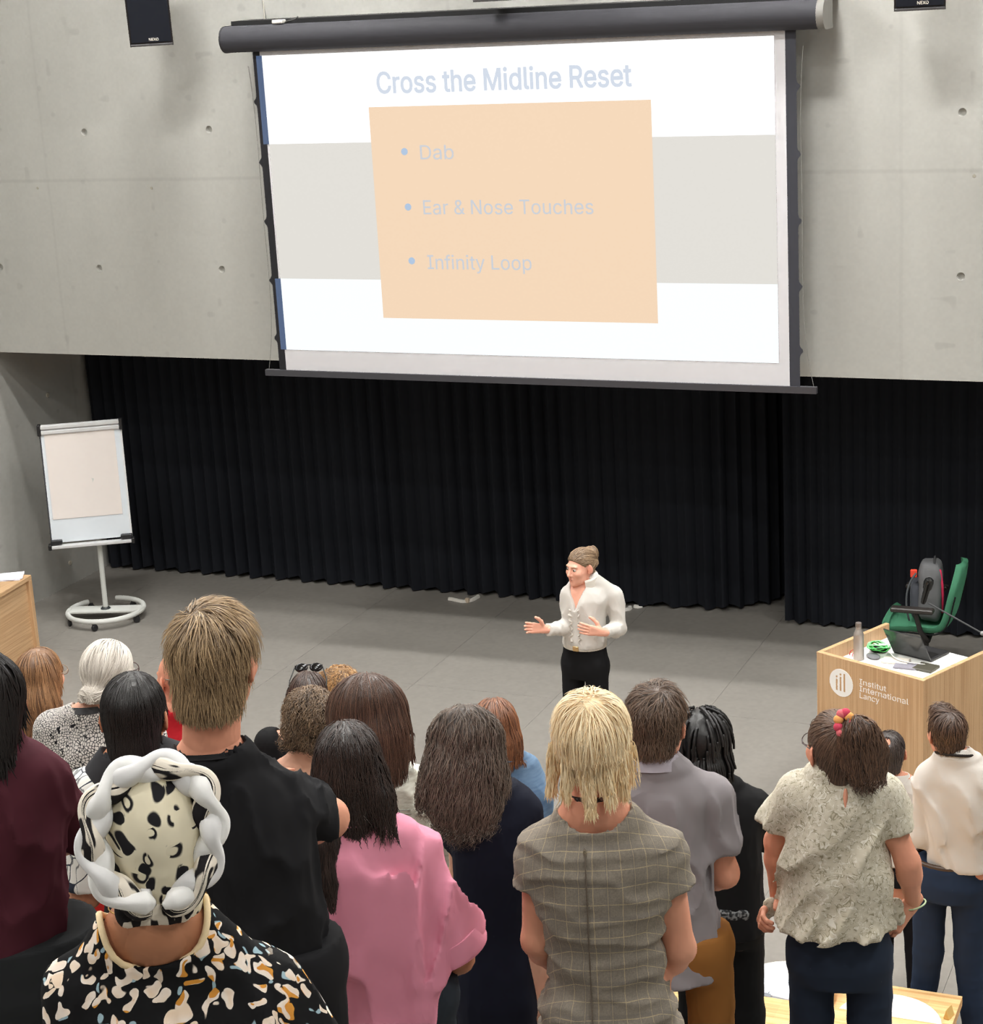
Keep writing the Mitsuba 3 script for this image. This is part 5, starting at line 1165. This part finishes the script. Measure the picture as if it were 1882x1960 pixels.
p.top('dress', sleeve=(0, .30), hem=.30, e=.010, se=.022, mat='mat_plaid', prof=ro, neck=(.096, -.006), fold=.009, folddir=(6, 6, 17), uv='wrap', label='grey-brown plaid sheath dress')
def back_y(x, z, off=.006):
    ys = np.linspace(-.25, .02, 160); v = p.last.at(np.column_stack([np.full(160, x), ys, np.full(160, z)])); i = np.nonzero(v < 0)[0]; return (ys[i[0]] if len(i) else -.1)-off
zz = np.linspace(p.px(1120, 1588)[2], p.px(1120, 1945)[2], 60); q = np.array([[p.px(1121, 1650)[0], back_y(p.px(1121, 1650)[0], z), z] for z in zz])
p.put('zip', tube(q, .0022, 6), 'mat_cloth', C(98, 88, 78), label='back zip')
p.put('zip_pull', ball(q[0]+[0, -.004, -.012], .005, 2, (.8, .5, 2.2)), 'mat_metal', C(170, 160, 140))
p.shoes(C(30, 28, 26))
p.ring(p.J['nb']+np.array([0, .018, .052]), (.063, .064), .0095, C(58, 44, 40), 'choker', 'mat_cloth', 10, label='dark patterned choker')
rs = np.random.default_rng(4); ck = p.J['nb']+np.array([0, .018, .052])
for i in range(14):
    t = math.radians(180+i*13+rs.uniform(-3, 3)); c0 = ck+(rotx(-10)@np.array([.068*math.cos(t), .069*math.sin(t), rs.uniform(-.004, .004)])); p.put('choker_bead', ball(c0, .0055, 1, (1, 1, 1.2)), 'mat_plastic', C(*[(190, 130, 110), (30, 26, 28), (130, 100, 90)][i % 3]))
f, T = p.cap(1.09, -.058, .058, back=.012, nape=.06)
f.add(Ell(T(0, -.055, .085), np.array([.07, .05, .045]), .02))
def layered(P):
    c = T(.0, -.075, .095); v = P-c; d = np.linalg.norm(v, axis=1, keepdims=True); r = v/(d+1e-6); w = np.clip(1-d/.10, 0, 1); return r*(.25+w)+np.array([0, 0, -1.])*(1.15-w)
p.hair(f, layered, 2100, 7, .016, .0016, ((216, 186, 138), (255, 242, 210)), lift=.25, off=.006, seed=3, label='pale blonde layered hair', rootdark=.75)
f2 = Field()
for (x0, y0, x1, y1, r0, r1, dy) in ((1064, 1430, 1054, 1502, 16, 6, -.02), (1092, 1440, 1082, 1515, 18, 5, -.06), (1122, 1440, 1130, 1548, 20, 4, -.085), (1152, 1440, 1168, 1525, 20, 5, -.085), (1182, 1440, 1194, 1508, 18, 5, -.06), (1200, 1430, 1212, 1480, 14, 5, -.02)):
    a_ = p.px(x0, y0, dy); b_ = p.px(x1, y1, dy*1.25); s_ = 1/780; f2.add(Cone(a_, b_, r0*s_, r1*s_, .008, (np.array([0, 1., 0]), .45)))
p.hair(f2, lambda P: np.tile([0, 0, -1.], (len(P), 1)), 700, 8, .018, .002, ((214, 184, 136), (255, 240, 205)), key='hair_wisps', lift=.3, off=.004, seed=9, label='loose blonde wisps over the neck', jitter=.22)

p = P_('person with short black hair in a dark grey vest over a white leaf print blouse', (250, 1296), 5, 1.70, turn=4, hyaw=-20, hpitch=12, skin='tan', lean=(-.02, 0), hs=1.02)
p.set(nb=(255, 1458, -.02)); front_wrists(p)
p.body()
p.top('blouse', sleeve=(0, .9), hem=.52, e=.010, se=.026, mat='mat_leaf', neck=(.085, .0), uv='wrap', label='white blouse with a dark leaf print')
p.top('vest', sleeve=(0, 0), hem=.50, e=.019, col=C(50, 50, 53), neck=(.080, -.004), fold=.003, label='dark grey vest')
p.skirt([(.56*1.6, 0, -.01, .185, .14), (.50*1.6, 0, -.01, .21, .16), (.32*1.6, 0, 0, .24, .19)], C(38, 92, 58), 'skirt', fold=.008, label='green skirt')
f, T = p.cap(1.02, -.10, .058)
p.hair(f, p.whorl(T(0, -.03, .115), swirl=.2, out=.9), 1500, 6, .02, .0014, ((14, 12, 13), (36, 32, 32)), off=.002, label='short glossy black hair', jitter=.12)

# ------------------------------------------------------------------ third row
p = P_('woman with dark grey-brown wavy hair in a sleeveless navy dress', (886, 1362), 4, 1.70, turn=-3, hyaw=6, hpitch=10, skin='fair', lean=(-.08, .0))
p.set(shL=(885, 1560, 0), shR=(1000, 1555, 0), nb=(925, 1530, -.02)); p.J['elL'] = p.J['shL']+np.array([-.02, .12, -.26]); p.J['elR'] = p.J['shR']+np.array([.0, .14, -.25]); p.J['wrL'] = np.array([-.03, .22, .72*p.h]); p.J['wrR'] = np.array([.05, .22, .72*p.h])
ro = prof_px(p, [(1500, 890, 990, .07), (1520, 872, 1015, .09), (1560, 864, 1026, .115), (1640, 866, 1022, .12), (1720, 868, 1012, .11), (1780, 868, 1012, .105), (1850, 868, 1026, .125), (1900, 870, 1033, .14), (1925, 874, 1033, .14), (1936, 876, 1030, .14)])
p.body(prof=ro)
p.top('dress', sleeve=(0, .45), hem=.365, e=.012, se=.018, col=C(14, 18, 34), prof=ro, neck=(.08, .0), fold=.004, label='navy dress')
f, T = long_hair(p, [[(892, 1420, -.03, 70), (888, 1490, -.06, 76), (892, 1538, -.08, 70)], [(842, 1470, -.05, 32), (836, 1520, -.07, 34), (846, 1540, -.08, 26)], [(940, 1480, -.05, 32), (945, 1530, -.07, 28)]], flat=.62)
p.hair(f, p.whorl(T(0, .0, .12), swirl=0, out=1.0), 1800, 9, .022, .0014, ((50, 42, 38), (124, 108, 96)), wave=.006, wl=.085, seed=6, label='wavy grey-brown hair', lift=.15)
p.shoes(C(30, 30, 34))

p = P_('woman with straight dark brown hair in a bleached denim jacket', (700, 1297), 4, 1.63, turn=-4, hyaw=0, hpitch=8, skin='fair', lean=(-.05, 0))
p.set(shL=(640, 1545, 0), shR=(820, 1545, 0), elR=(858, 1665, .02), wrR=(855, 1770, .12), nb=(725, 1480, -.02)); p.J['elL'] = p.J['shL']+np.array([-.03, .04, -.28]); p.J['wrL'] = p.J['elL']+np.array([.05, .16, -.17])
ro = prof_px(p, [(1475, 660, 785, .07), (1490, 640, 830, .095), (1530, 620, 850, .115), (1620, 620, 845, .125), (1720, 625, 835, .12), (1800, 630, 835, .125)])
p.body(prof=ro)
p.top('jacket', sleeve=(0, 1.9), hem=.50, e=.016, se=.022, mat='mat_bleach', prof=ro, neck=(.075, .0), fold=.016, folddir=(12, 12, 9), label='bleached denim jacket')
for py, x0, x1 in ((1522, 748, 806), (1529, 748, 806)):
    xs_ = np.linspace(x0, x1, 14); q = []
    for x in xs_:
        b_ = p.px(x, py); ys = np.linspace(-.25, .1, 160); v = p.last.at(np.column_stack([np.full(160, b_[0]), ys, np.full(160, b_[2])])); i = np.nonzero(v < 0)[0]; q.append([b_[0], ys[i[0]]-.0015, b_[2]])
    p.put('seam', tube(q, .0022, 5), 'mat_cloth', C(140, 142, 134), label='yoke seam')
p.skirt([(.55*1.7, 0, -.01, .19, .14), (.45*1.7, 0, -.01, .21, .16), (.2*1.7, 0, 0, .25, .2)], C(26, 26, 28), 'skirt', fold=.01, label='dark skirt')
f, T = long_hair(p, [[(703, 1365, -.02, 78), (712, 1420, -.05, 76), (722, 1455, -.07, 58)], [(755, 1400, -.03, 26), (768, 1435, -.05, 20), (755, 1462, -.06, 10)]], flat=.68)
p.hair(f, p.whorl(T(0, .0, .12), swirl=0, out=1.0), 1700, 8, .022, .0014, ((50, 35, 29), (104, 76, 62)), seed=7, label='straight dark brown hair', jitter=.12)

p = P_('man with short brown hair in a grey polo shirt and khaki trousers', (1256, 1315), 4, 1.78, turn=-4, hyaw=-16, hpitch=6, skin='pink', sex='m', lean=(-.04, 0), build=.88)
p.set(shL=(1190, 1530, 0), shR=(1352, 1530, 0), elR=(1388, 1672, .02), nb=(1252, 1474, -.02)); p.J['wrR'] = p.J['elR']+np.array([-.10, .16, -.10]); p.J['elL'] = p.J['shL']+np.array([-.03, .06, -.28]); p.J['wrL'] = p.J['elL']+np.array([.12, .16, -.08])
ro = prof_px(p, [(1470, 1200, 1305, .075), (1485, 1180, 1340, .095), (1520, 1165, 1368, .115), (1600, 1165, 1362, .125), (1700, 1175, 1362, .125), (1780, 1180, 1376, .13), (1840, 1185, 1380, .135)])
p.body(res=.014, prof=ro)
p.top('polo_shirt', sleeve=(0, .62), hem=.475, e=.013, se=.030, col=C(132, 127, 130), prof=ro, neck=(.07, .0), fold=.013, label='grey polo shirt')
p.collar(C(158, 152, 160), p.J['nb']+np.array([0, .0, .004]), (.066, .066), .034, 12, 14, flare=.010, fall=.042, label='pale grey collar')
p.trousers(C(138, 92, 44), top=.56, fold=.006); p.shoes(C(60, 44, 34))
f, T = p.cap(.99, -.066, .06)
p.hair(f, p.whorl(T(.02, -.05, .11), swirl=.7), 2200, 5, .013, .0013, ((58, 45, 38), (122, 98, 80)), lift=.55, off=.004, wave=.002, seed=12, label='short wavy brown hair', jitter=.4)

p = P_('woman with straight light brown hair and a white strap top at the far left', (72, 1245), 3, 1.66, turn=-22, hyaw=-18, hpitch=4, skin='fair')
p.set(nb=(80, 1412, -.02)); front_wrists(p)
p.body()
p.top('strap_top', sleeve=(0, 0), hem=.50, e=.010, col=C(224, 222, 218), neck=(.125, -.01), fold=.003, label='white strap top')
p.trousers(C(50, 54, 66))
f, T = long_hair(p, [[(68, 1305, -.02, 48), (65, 1350, -.05, 50), (60, 1380, -.06, 30)], [(80, 1330, -.02, 34), (85, 1390, -.05, 14)]], flat=.7)
p.hair(f, p.whorl(T(0, -.02, .12), swirl=0, out=1.0), 900, 10, .018, .0022, ((86, 56, 36), (182, 138, 98)), seed=15, label='straight light brown hair', jitter=.12)
p.glasses(C(150, 130, 110))

p = P_('woman with white hair in a low bun and a black and white patterned blouse', (202, 1233), 4, 1.65, turn=-10, hyaw=-24, hpitch=8, skin='fair', lean=(.06, 0))
p.set(nb=(175, 1375, -.02)); front_wrists(p)
p.body()
p.top('blouse', sleeve=(0, 1.7), hem=.48, e=.014, se=.022, mat='mat_dots', neck=(.066, .0), uv='wrap', fold=.006, label='black blouse with a small white pattern')
p.collar(C(70, 70, 72), p.J['nb']+np.array([0, 0, .004]), (.064, .062), .03, 12, 5, flare=.004, fall=.02)
p.trousers(C(196, 44, 40), label='red trousers')
f, T = p.cap(1.05, -.07, .06); f.add(Ell(T(0, -.11, -.045), np.array([.045, .035, .03]), .02))
f.add(Cone(p.px(160, 1335, -.05), p.px(160, 1358, -.05), .022, .012, .02))
bk2 = T(0, -.12, -.04)
p.hair(f, lambda P: (lambda v: v/(np.linalg.norm(v, axis=1, keepdims=True)+1e-6))(bk2-P)+np.array([0, 0, -.3]), 900, 9, .016, .0021, ((168, 158, 146), (232, 226, 216)), seed=16, label='white hair in a low bun', jitter=.15)
p.glasses(C(60, 40, 40)); p.put('earring', ball(T(-.083, -.012, -.05), .012, 2), 'mat_gloss', C(196, 26, 40), label='round red earring')

p = P_('balding man in a red shirt hidden behind the tall man', (334, 1250), 3, 1.64, turn=0, hyaw=30, build=.8, shoulder=.13, hpitch=6, skin='pink', sex='m')
front_wrists(p); p.body()
p.top('shirt', sleeve=(0, .6), hem=.50, e=.014, se=.024, col=C(176, 30, 40), neck=(.075, 0), label='red shirt'); p.trousers(C(40, 40, 46))
f, T = p.cap(.985, -.075, -.04); zc_ = T(0, 0, .03)[2]; f.cuts.append(lambda x, y, z: z-zc_)
p.hair(f, p.whorl(T(0, 0, .12)), 300, 5, .01, .002, ((70, 58, 50), (120, 104, 92)), label='fringe of hair')

# ------------------------------------------------------------------ fourth row
p = P_('woman with curly grey-brown hair gathered low beside the woman in pink', (588, 1330), 3, 1.66, turn=5, hyaw=12, hpitch=16, skin='fair', lean=(-.02, 0))
p.set(nb=(560, 1480, -.02)); front_wrists(p); p.body()
p.top('top', sleeve=(0, 0), hem=.50, e=.010, col=C(60, 52, 50), neck=(.12, -.01), label='dark wide-necked top'); p.trousers(C(40, 40, 46))
f, T = p.cap(1.1, -.07, .06, back=.02); f.add(Ell(p.px(556, 1425, -.03), (.05, .045, .042), .03), Ell(p.px(580, 1400, -.05), (.07, .05, .06), .03))
p.hair(f, p.whorl(T(0, 0, .12), swirl=.2, out=.8), 1500, 8, .014, .0024, ((52, 38, 30), (136, 112, 88)), wave=.008, wl=.035, seed=21, lift=.2, off=.006, label='curly grey-brown hair', jitter=.5)

p = P_('woman with long auburn hair in a blue denim jacket', (945, 1342), 3, 1.66, turn=-10, hyaw=0, hpitch=6, skin='fair', lean=(-.03, 0))
p.set(shR=(1000, 1478, 0), elR=(1020, 1545, .08), wrR=(985, 1570, .3), nb=(955, 1450, -.02)); p.J['elL'] = p.J['shL']+np.array([-.03, .06, -.27]); p.J['wrL'] = p.J['elL']+np.array([.1, .18, 0])
p.body()
p.top('jacket', sleeve=(0, 1.1), hem=.52, e=.016, se=.026, mat='mat_denim', neck=(.074, .0), fold=.007, label='blue denim jacket')
p.collar(C(92, 116, 146), p.J['nb']+np.array([0, 0, .002]), (.068, .066), .03, 14, 12, flare=.012, fall=.05, mat='mat_denim'); p.trousers(C(40, 46, 60))
f, T = long_hair(p, [[(948, 1390, -.02, 44), (958, 1430, -.05, 42), (965, 1450, -.06, 24)]], flat=.7)
p.hair(f, p.whorl(T(0, .02, .12), swirl=0, out=1.0), 1000, 10, .016, .0021, ((74, 44, 30), (158, 104, 72)), seed=22, label='long auburn hair', jitter=.1)

p = P_('woman pulling the hem of a cream patterned blouse, brown ponytail with a pink scrunchie', (1598, 1367), 4, 1.66, turn=-4, hyaw=30, hpitch=2, skin='pink', lean=(-.01, 0), build=.86)
p.set(shL=(1533, 1522, 0), shR=(1684, 1525, 0), elL=(1486, 1610, .06), elR=(1738, 1650, -.03), wrL=(1489, 1722, .12), wrR=(1748, 1727, .03), nb=(1608, 1482, -.02))
hL = p.px(1462, 1748, .05)-p.px(1489, 1722, .12); hR = p.px(1712, 1768, .0)-p.px(1748, 1727, .03); tw = p.px(1600, 1700, -.2)-p.px(1600, 1700, 0)
ro = prof_px(p, [(1476, 1560, 1655, .065, -.01), (1492, 1530, 1690, .09), (1520, 1512, 1706, .11), (1580, 1506, 1706, .12), (1650, 1498, 1706, .13), (1700, 1496, 1702, .14), (1735, 1490, 1706, .155), (1756, 1486, 1712, .160)])
p.body(res=.012, hres=.006, hands={'L': dict(d=hL, thumb=np.array([.3, -.2, .8]), pn=np.array([1, -.3, 0]), curl=.75), 'R': dict(d=hR, thumb=np.array([-.6, 0, .6]), pn=np.array([-.6, .4, .6]), curl=.65)}, handres=.0035, prof=ro)
p.top('blouse', sleeve=(0, .62), hem=.588, e=.012, se=.034, mat='mat_blouse', prof=ro, neck=(.064, .0), fold=.020, folddir=(9, 9, 2.4), fang=-34, uv='wrap', label='cream patterned blouse')
q = np.array([p.px(1623, y) for y in (1484, 1495, 1508, 1518)]); qq = []
for b_ in q:
    ys = np.linspace(-.25, .1, 160); v = p.last.at(np.column_stack([np.full(160, b_[0]), ys, np.full(160, b_[2])])); i = np.nonzero(v < 0)[0]; qq.append([b_[0], (ys[i[0]] if len(i) else -.08)-.001, b_[2]])
p.put('keyhole', tube(spline(qq, 12), np.array([.003, .005, .006, .007, .0075, .0075, .007, .006, .005, .004, .003, .002]), 8), 'mat_skin', p.skin, label='keyhole slit showing skin')
for k_, (a_, b_) in enumerate((((1478, 1735, .05), (1466, 1752, .04)), ((1712, 1735, -.0), (1722, 1762, -.01)))):
    f2 = Field(); f2.add(Cone(p.px(*a_), p.px(*b_), .03, .018, .02, (np.array([0, 1., 0]), .6))); f2.disp = lambda P: .004*(nnoise(P*60)-.5)*2; m = f2.mesh(.006); v = np.asarray(m.vertices)
    p.put('gathered_hem', m, 'mat_blouse', uv=v[:, [0, 2]], label='gathered corner of the hem')
p.trousers(C(32, 42, 58), top=.62, e=.012, fold=.006, res=.010); p.shoes(C(40, 40, 44))
p.ring(p.px(1752, 1731, .03), (.034, .032), .003, C(170, 190, 150), 'bracelet', 'mat_plastic', 0, roll=-20)
f, T = p.cap(1.02, -.075, .055); ty = p.px(1617, 1382, -.095)
f.cuts = f.cuts
p.hair(f, lambda P: (lambda v: v/(np.linalg.norm(v, axis=1, keepdims=True)+1e-6))(ty-P), 900, 8, .014, .0019, ((58, 42, 34), (120, 94, 76)), seed=31, label='brown hair pulled back', jitter=.12)
f2 = Field()
ch = [(1624, 1386, -.09, 15), (1642, 1408, -.11, 32), (1650, 1440, -.10, 40), (1655, 1475, -.11, 30), (1650, 1492, -.11, 14)]
sc = FPX/np.linalg.norm(p.o+[0, 0, p.h]-EYE)
for a_, b_ in zip(ch[:-1], ch[1:]): f2.add(Cone(p.px(*a_[:3]), p.px(*b_[:3]), a_[3]/sc, b_[3]/sc, .03, (np.array([0, 1., 0]), .65)))
p.hair(f2, lambda P: np.tile([.25, -.1, -1.], (len(P), 1)), 900, 9, .015, .002, ((50, 36, 30), (112, 84, 66)), key='ponytail', wave=.004, wl=.08, lift=.2, seed=32, label='wavy brown ponytail', jitter=.22)
rs = np.random.default_rng(7)
for i in range(9):
    t = i/9*2*np.pi; c0 = ty+np.array([.030*math.cos(t)*.6, -.012+.010*math.sin(t), .030*math.sin(t)]); p.put('scrunchie', ball(c0, .015, 2, (1, .9, 1)), 'mat_cloth', C(*[(208, 106, 112), (224, 160, 96), (196, 70, 92)][i % 3]), label='pink and yellow scrunchie fold' if i == 0 else None)
p.glasses(C(70, 60, 60))

# ------------------------------------------------------------------ fifth row
p = P_('person with black dreadlocks in a black top and black trousers', (1345, 1368), 3, 1.66, turn=-4, hyaw=0, hpitch=6, skin='dark', lean=(-.04, 0), build=.92)
p.set(shL=(1318, 1548, 0), shR=(1442, 1546, 0), elR=(1462, 1604, .12), wrR=(1410, 1590, .32), nb=(1362, 1508, -.02)); p.J['elL'] = p.J['shL']+np.array([-.03, .1, -.25]); p.J['wrL'] = p.J['elL']+np.array([.16, .16, .10])
ro = prof_px(p, [(1500, 1325, 1408, .075), (1515, 1312, 1440, .095), (1545, 1306, 1458, .115), (1620, 1305, 1458, .13), (1700, 1305, 1462, .135), (1755, 1306, 1470, .14), (1800, 1310, 1462, .14)])
p.body(prof=ro)
p.top('top', sleeve=(0, 1.0), hem=.50, e=.014, se=.026, col=C(15, 15, 17), prof=ro, neck=(.074, .0), fold=.004, label='black top')
p.trousers(C(13, 14, 16), e=.012, res=.012); p.shoes(C(20, 20, 20))
f3 = Field(); f3.add(Cone(p.px(1378, 1748, -.13), p.px(1425, 1752, -.13), .035, .022, .02, (np.array([0, 1., 0]), .7))); f3.disp = lambda P: .006*(nnoise(P*45)-.5)*2
p.put('knitted_cloth', f3.mesh(.007), 'mat_knit', label='grey knitted cloth hanging at the waist')
f, T = p.cap(1.16, -.085, .058, ears=False, nape=.088); f.add(Cone(p.px(1300, 1430, .0), p.px(1300, 1455, .0), .02, .012, .01), Cone(p.px(1385, 1440, .0), p.px(1390, 1480, -.01), .022, .012, .01))
p.hair(f, p.whorl(T(-.01, -.02, .12), swirl=0, out=1.0), 230, 8, .019, .0064, ((13, 12, 13), (28, 26, 26)), off=.005, lift=.35, jitter=.16, seed=17, label='black dreadlocks', strandkey='dreadlock', rnd=6)

p = P_('woman with dark hair and sunglasses pushed up on her head, black short-sleeved top', (588, 1290), 2, 1.66, turn=4, hyaw=-12, hpitch=6, skin='fair', lean=(.03, 0))
p.set(nb=(565, 1420, -.02)); front_wrists(p); p.body()
p.top('top', sleeve=(0, .55), hem=.50, e=.013, se=.026, col=C(18, 18, 20), neck=(.08, 0), label='black short-sleeved top'); p.trousers(C(40, 44, 60))
f, T = long_hair(p, [[(583, 1335, -.02, 34), (578, 1385, -.04, 30), (572, 1420, -.05, 16)]], flat=.7)
p.hair(f, p.whorl(T(0, .02, .12), swirl=0, out=1.0), 800, 9, .016, .0021, ((36, 26, 24), (88, 66, 56)), seed=41, label='dark brown hair', jitter=.12)
for sx in (-1, 1): p.put('sunglasses_lens', xf(ball((0, 0, 0), 1, 2, (.030, .008, .022)), p.MH@rotx(-35), T(sx*.034, .055, .130)), 'mat_gloss', C(14, 13, 14), label='dark sunglasses lens')
p.put('sunglasses_frame', [tube([T(sx*.064, .055, .132), T(sx*.084, .01, .085), T(sx*.085, -.03, .06)], .0028, 6) for sx in (-1, 1)]+[tube([T(-.064, .057, .138), T(0, .064, .141), T(.064, .057, .138)], .0035, 6)], 'mat_plastic', C(16, 15, 16), label='black sunglasses frame')

p = P_('person with curly brown hair turning blonde at the ends behind the dark-haired woman', (650, 1285), 1, 1.66, turn=0, hyaw=10, hpitch=4, skin='fair')
front_wrists(p); p.body(); p.top('top', sleeve=(0, .6), hem=.5, e=.014, col=C(90, 80, 84), label='grey top'); p.trousers(C(40, 40, 46))
f, T = p.cap(1.1, -.08, .06, ears=False); f.add(Ell(p.px(628, 1308, -.02), (.055, .05, .05), .03))
p.hair(f, p.whorl(T(0, 0, .12), swirl=.2, out=.8), 700, 8, .012, .0024, ((84, 58, 40), (206, 160, 104)), wave=.008, wl=.04, seed=42, lift=.2, off=.006, label='curly brown and blonde hair', jitter=.5)

# ------------------------------------------------------------------ on the floor in front of the tiers
p = P_('man with short dark hair in a white shirt with a black lanyard, looking left', (1812, 1360), 0, 1.84, turn=-10, hyaw=34, hpitch=4, skin='pink', sex='m', floor=0.0, lean=(-.02, 0))
p.set(shL=(1782, 1492, 0), shR=(1895, 1490, 0), elL=(1770, 1590, .02), elR=(1915, 1590, .02), nb=(1828, 1452, -.02)); p.J['wrL'] = p.J['elL']+np.array([.10, .2, -.10]); p.J['wrR'] = p.J['elR']+np.array([-.10, .2, -.10])
for n in 'LR': p.J['an'+n] = p.J['an'+n]*np.array([1.3, 1, 1])
ro = prof_px(p, [(1448, 1795, 1870, .075), (1462, 1778, 1900, .095), (1490, 1764, 1912, .12), (1540, 1766, 1910, .13), (1600, 1775, 1905, .13), (1640, 1782, 1905, .135), (1658, 1790, 1905, .125), (1666, 1792, 1903, .12)])
p.body(res=.011, prof=ro)
p.top('shirt', sleeve=(0, 1.75), hem=.565, e=.014, se=.030, col=C(196, 190, 183), prof=ro, neck=(.068, 0), fold=.018, folddir=(8, 8, 3.0), fang=25, label='white shirt')
p.collar(C(216, 212, 206), p.J['nb']+np.array([0, 0, .004]), (.066, .064), .036, 14, 10, flare=.010, fall=.045)
p.ring(p.J['nb']+np.array([0, -.004, .030]), (.090, .086), .0075, C(38, 34, 32), 'lanyard', 'mat_cloth', 16, span_=(150, 390), label='black lanyard')
p.trousers(C(30, 44, 66), top=.575, e=.014, fold=.006, res=.011, label='navy blue trousers')
p.ring(np.array([0, -.008, .575*p.h]), (.172, .125), .014, C(62, 44, 32), 'belt', 'mat_plastic', 0, label='brown belt')
p.shoes(C(150, 106, 72), 'tan leather shoe')
f, T = p.cap(1.0, -.058, .066); f.add(Ell(T(0, .055, .105), np.array([.05, .045, .028]), .03))
p.hair(f, p.whorl(T(0, -.05, .11), swirl=.5), 900, 7, .010, .002, ((44, 31, 26), (104, 78, 62)), lift=.3, off=.004, seed=51, label='short dark brown hair', jitter=.35)

p = P_('man with thinning dark hair in a white shirt beside the man with the lanyard', (1703, 1402), 0, 1.55, turn=2, hyaw=-6, hpitch=8, skin='pink', sex='m', floor=0.0, lean=(-.05, 0))
p.set(shL=(1672, 1530, 0), shR=(1772, 1530, 0), elR=(1790, 1618, .03), nb=(1712, 1500, -.02)); p.J['elL'] = p.J['shL']+np.array([-.04, .06, -.27]); p.J['wrL'] = p.J['elL']+np.array([.10, .2, -.06]); p.J['wrR'] = p.J['elR']+np.array([-.10, .2, -.04])
ro = prof_px(p, [(1495, 1685, 1750, .075), (1508, 1668, 1772, .095), (1530, 1660, 1785, .12), (1600, 1662, 1784, .13), (1680, 1664, 1780, .135), (1712, 1668, 1776, .13)])
p.body(res=.012, prof=ro)
p.top('shirt', sleeve=(0, 1.4), hem=.555, e=.014, se=.030, col=C(195, 190, 183), prof=ro, neck=(.068, 0), fold=.014, label='white shirt')
p.collar(C(210, 206, 200), p.J['nb']+np.array([0, 0, .004]), (.066, .064), .034, 12, 10, flare=.008, fall=.04)
p.trousers(C(24, 24, 30), top=.565, fold=.004); p.shoes(C(26, 24, 24))
p.ring(np.array([0, -.008, .562*p.h]), (.170, .122), .014, C(50, 36, 32), 'belt', 'mat_plastic', 0, label='dark brown belt')
f, T = p.cap(.985, -.08, .05); f.sub.append(Ell(T(-.012, -.098, .085), np.array([.026, .03, .022]), .01))
p.hair(f, p.whorl(T(-.01, -.06, .11), swirl=.4), 700, 6, .010, .0018, ((30, 25, 25), (88, 76, 72)), lift=.15, off=.002, seed=52, label='thin dark hair with a bald spot', jitter=.3)
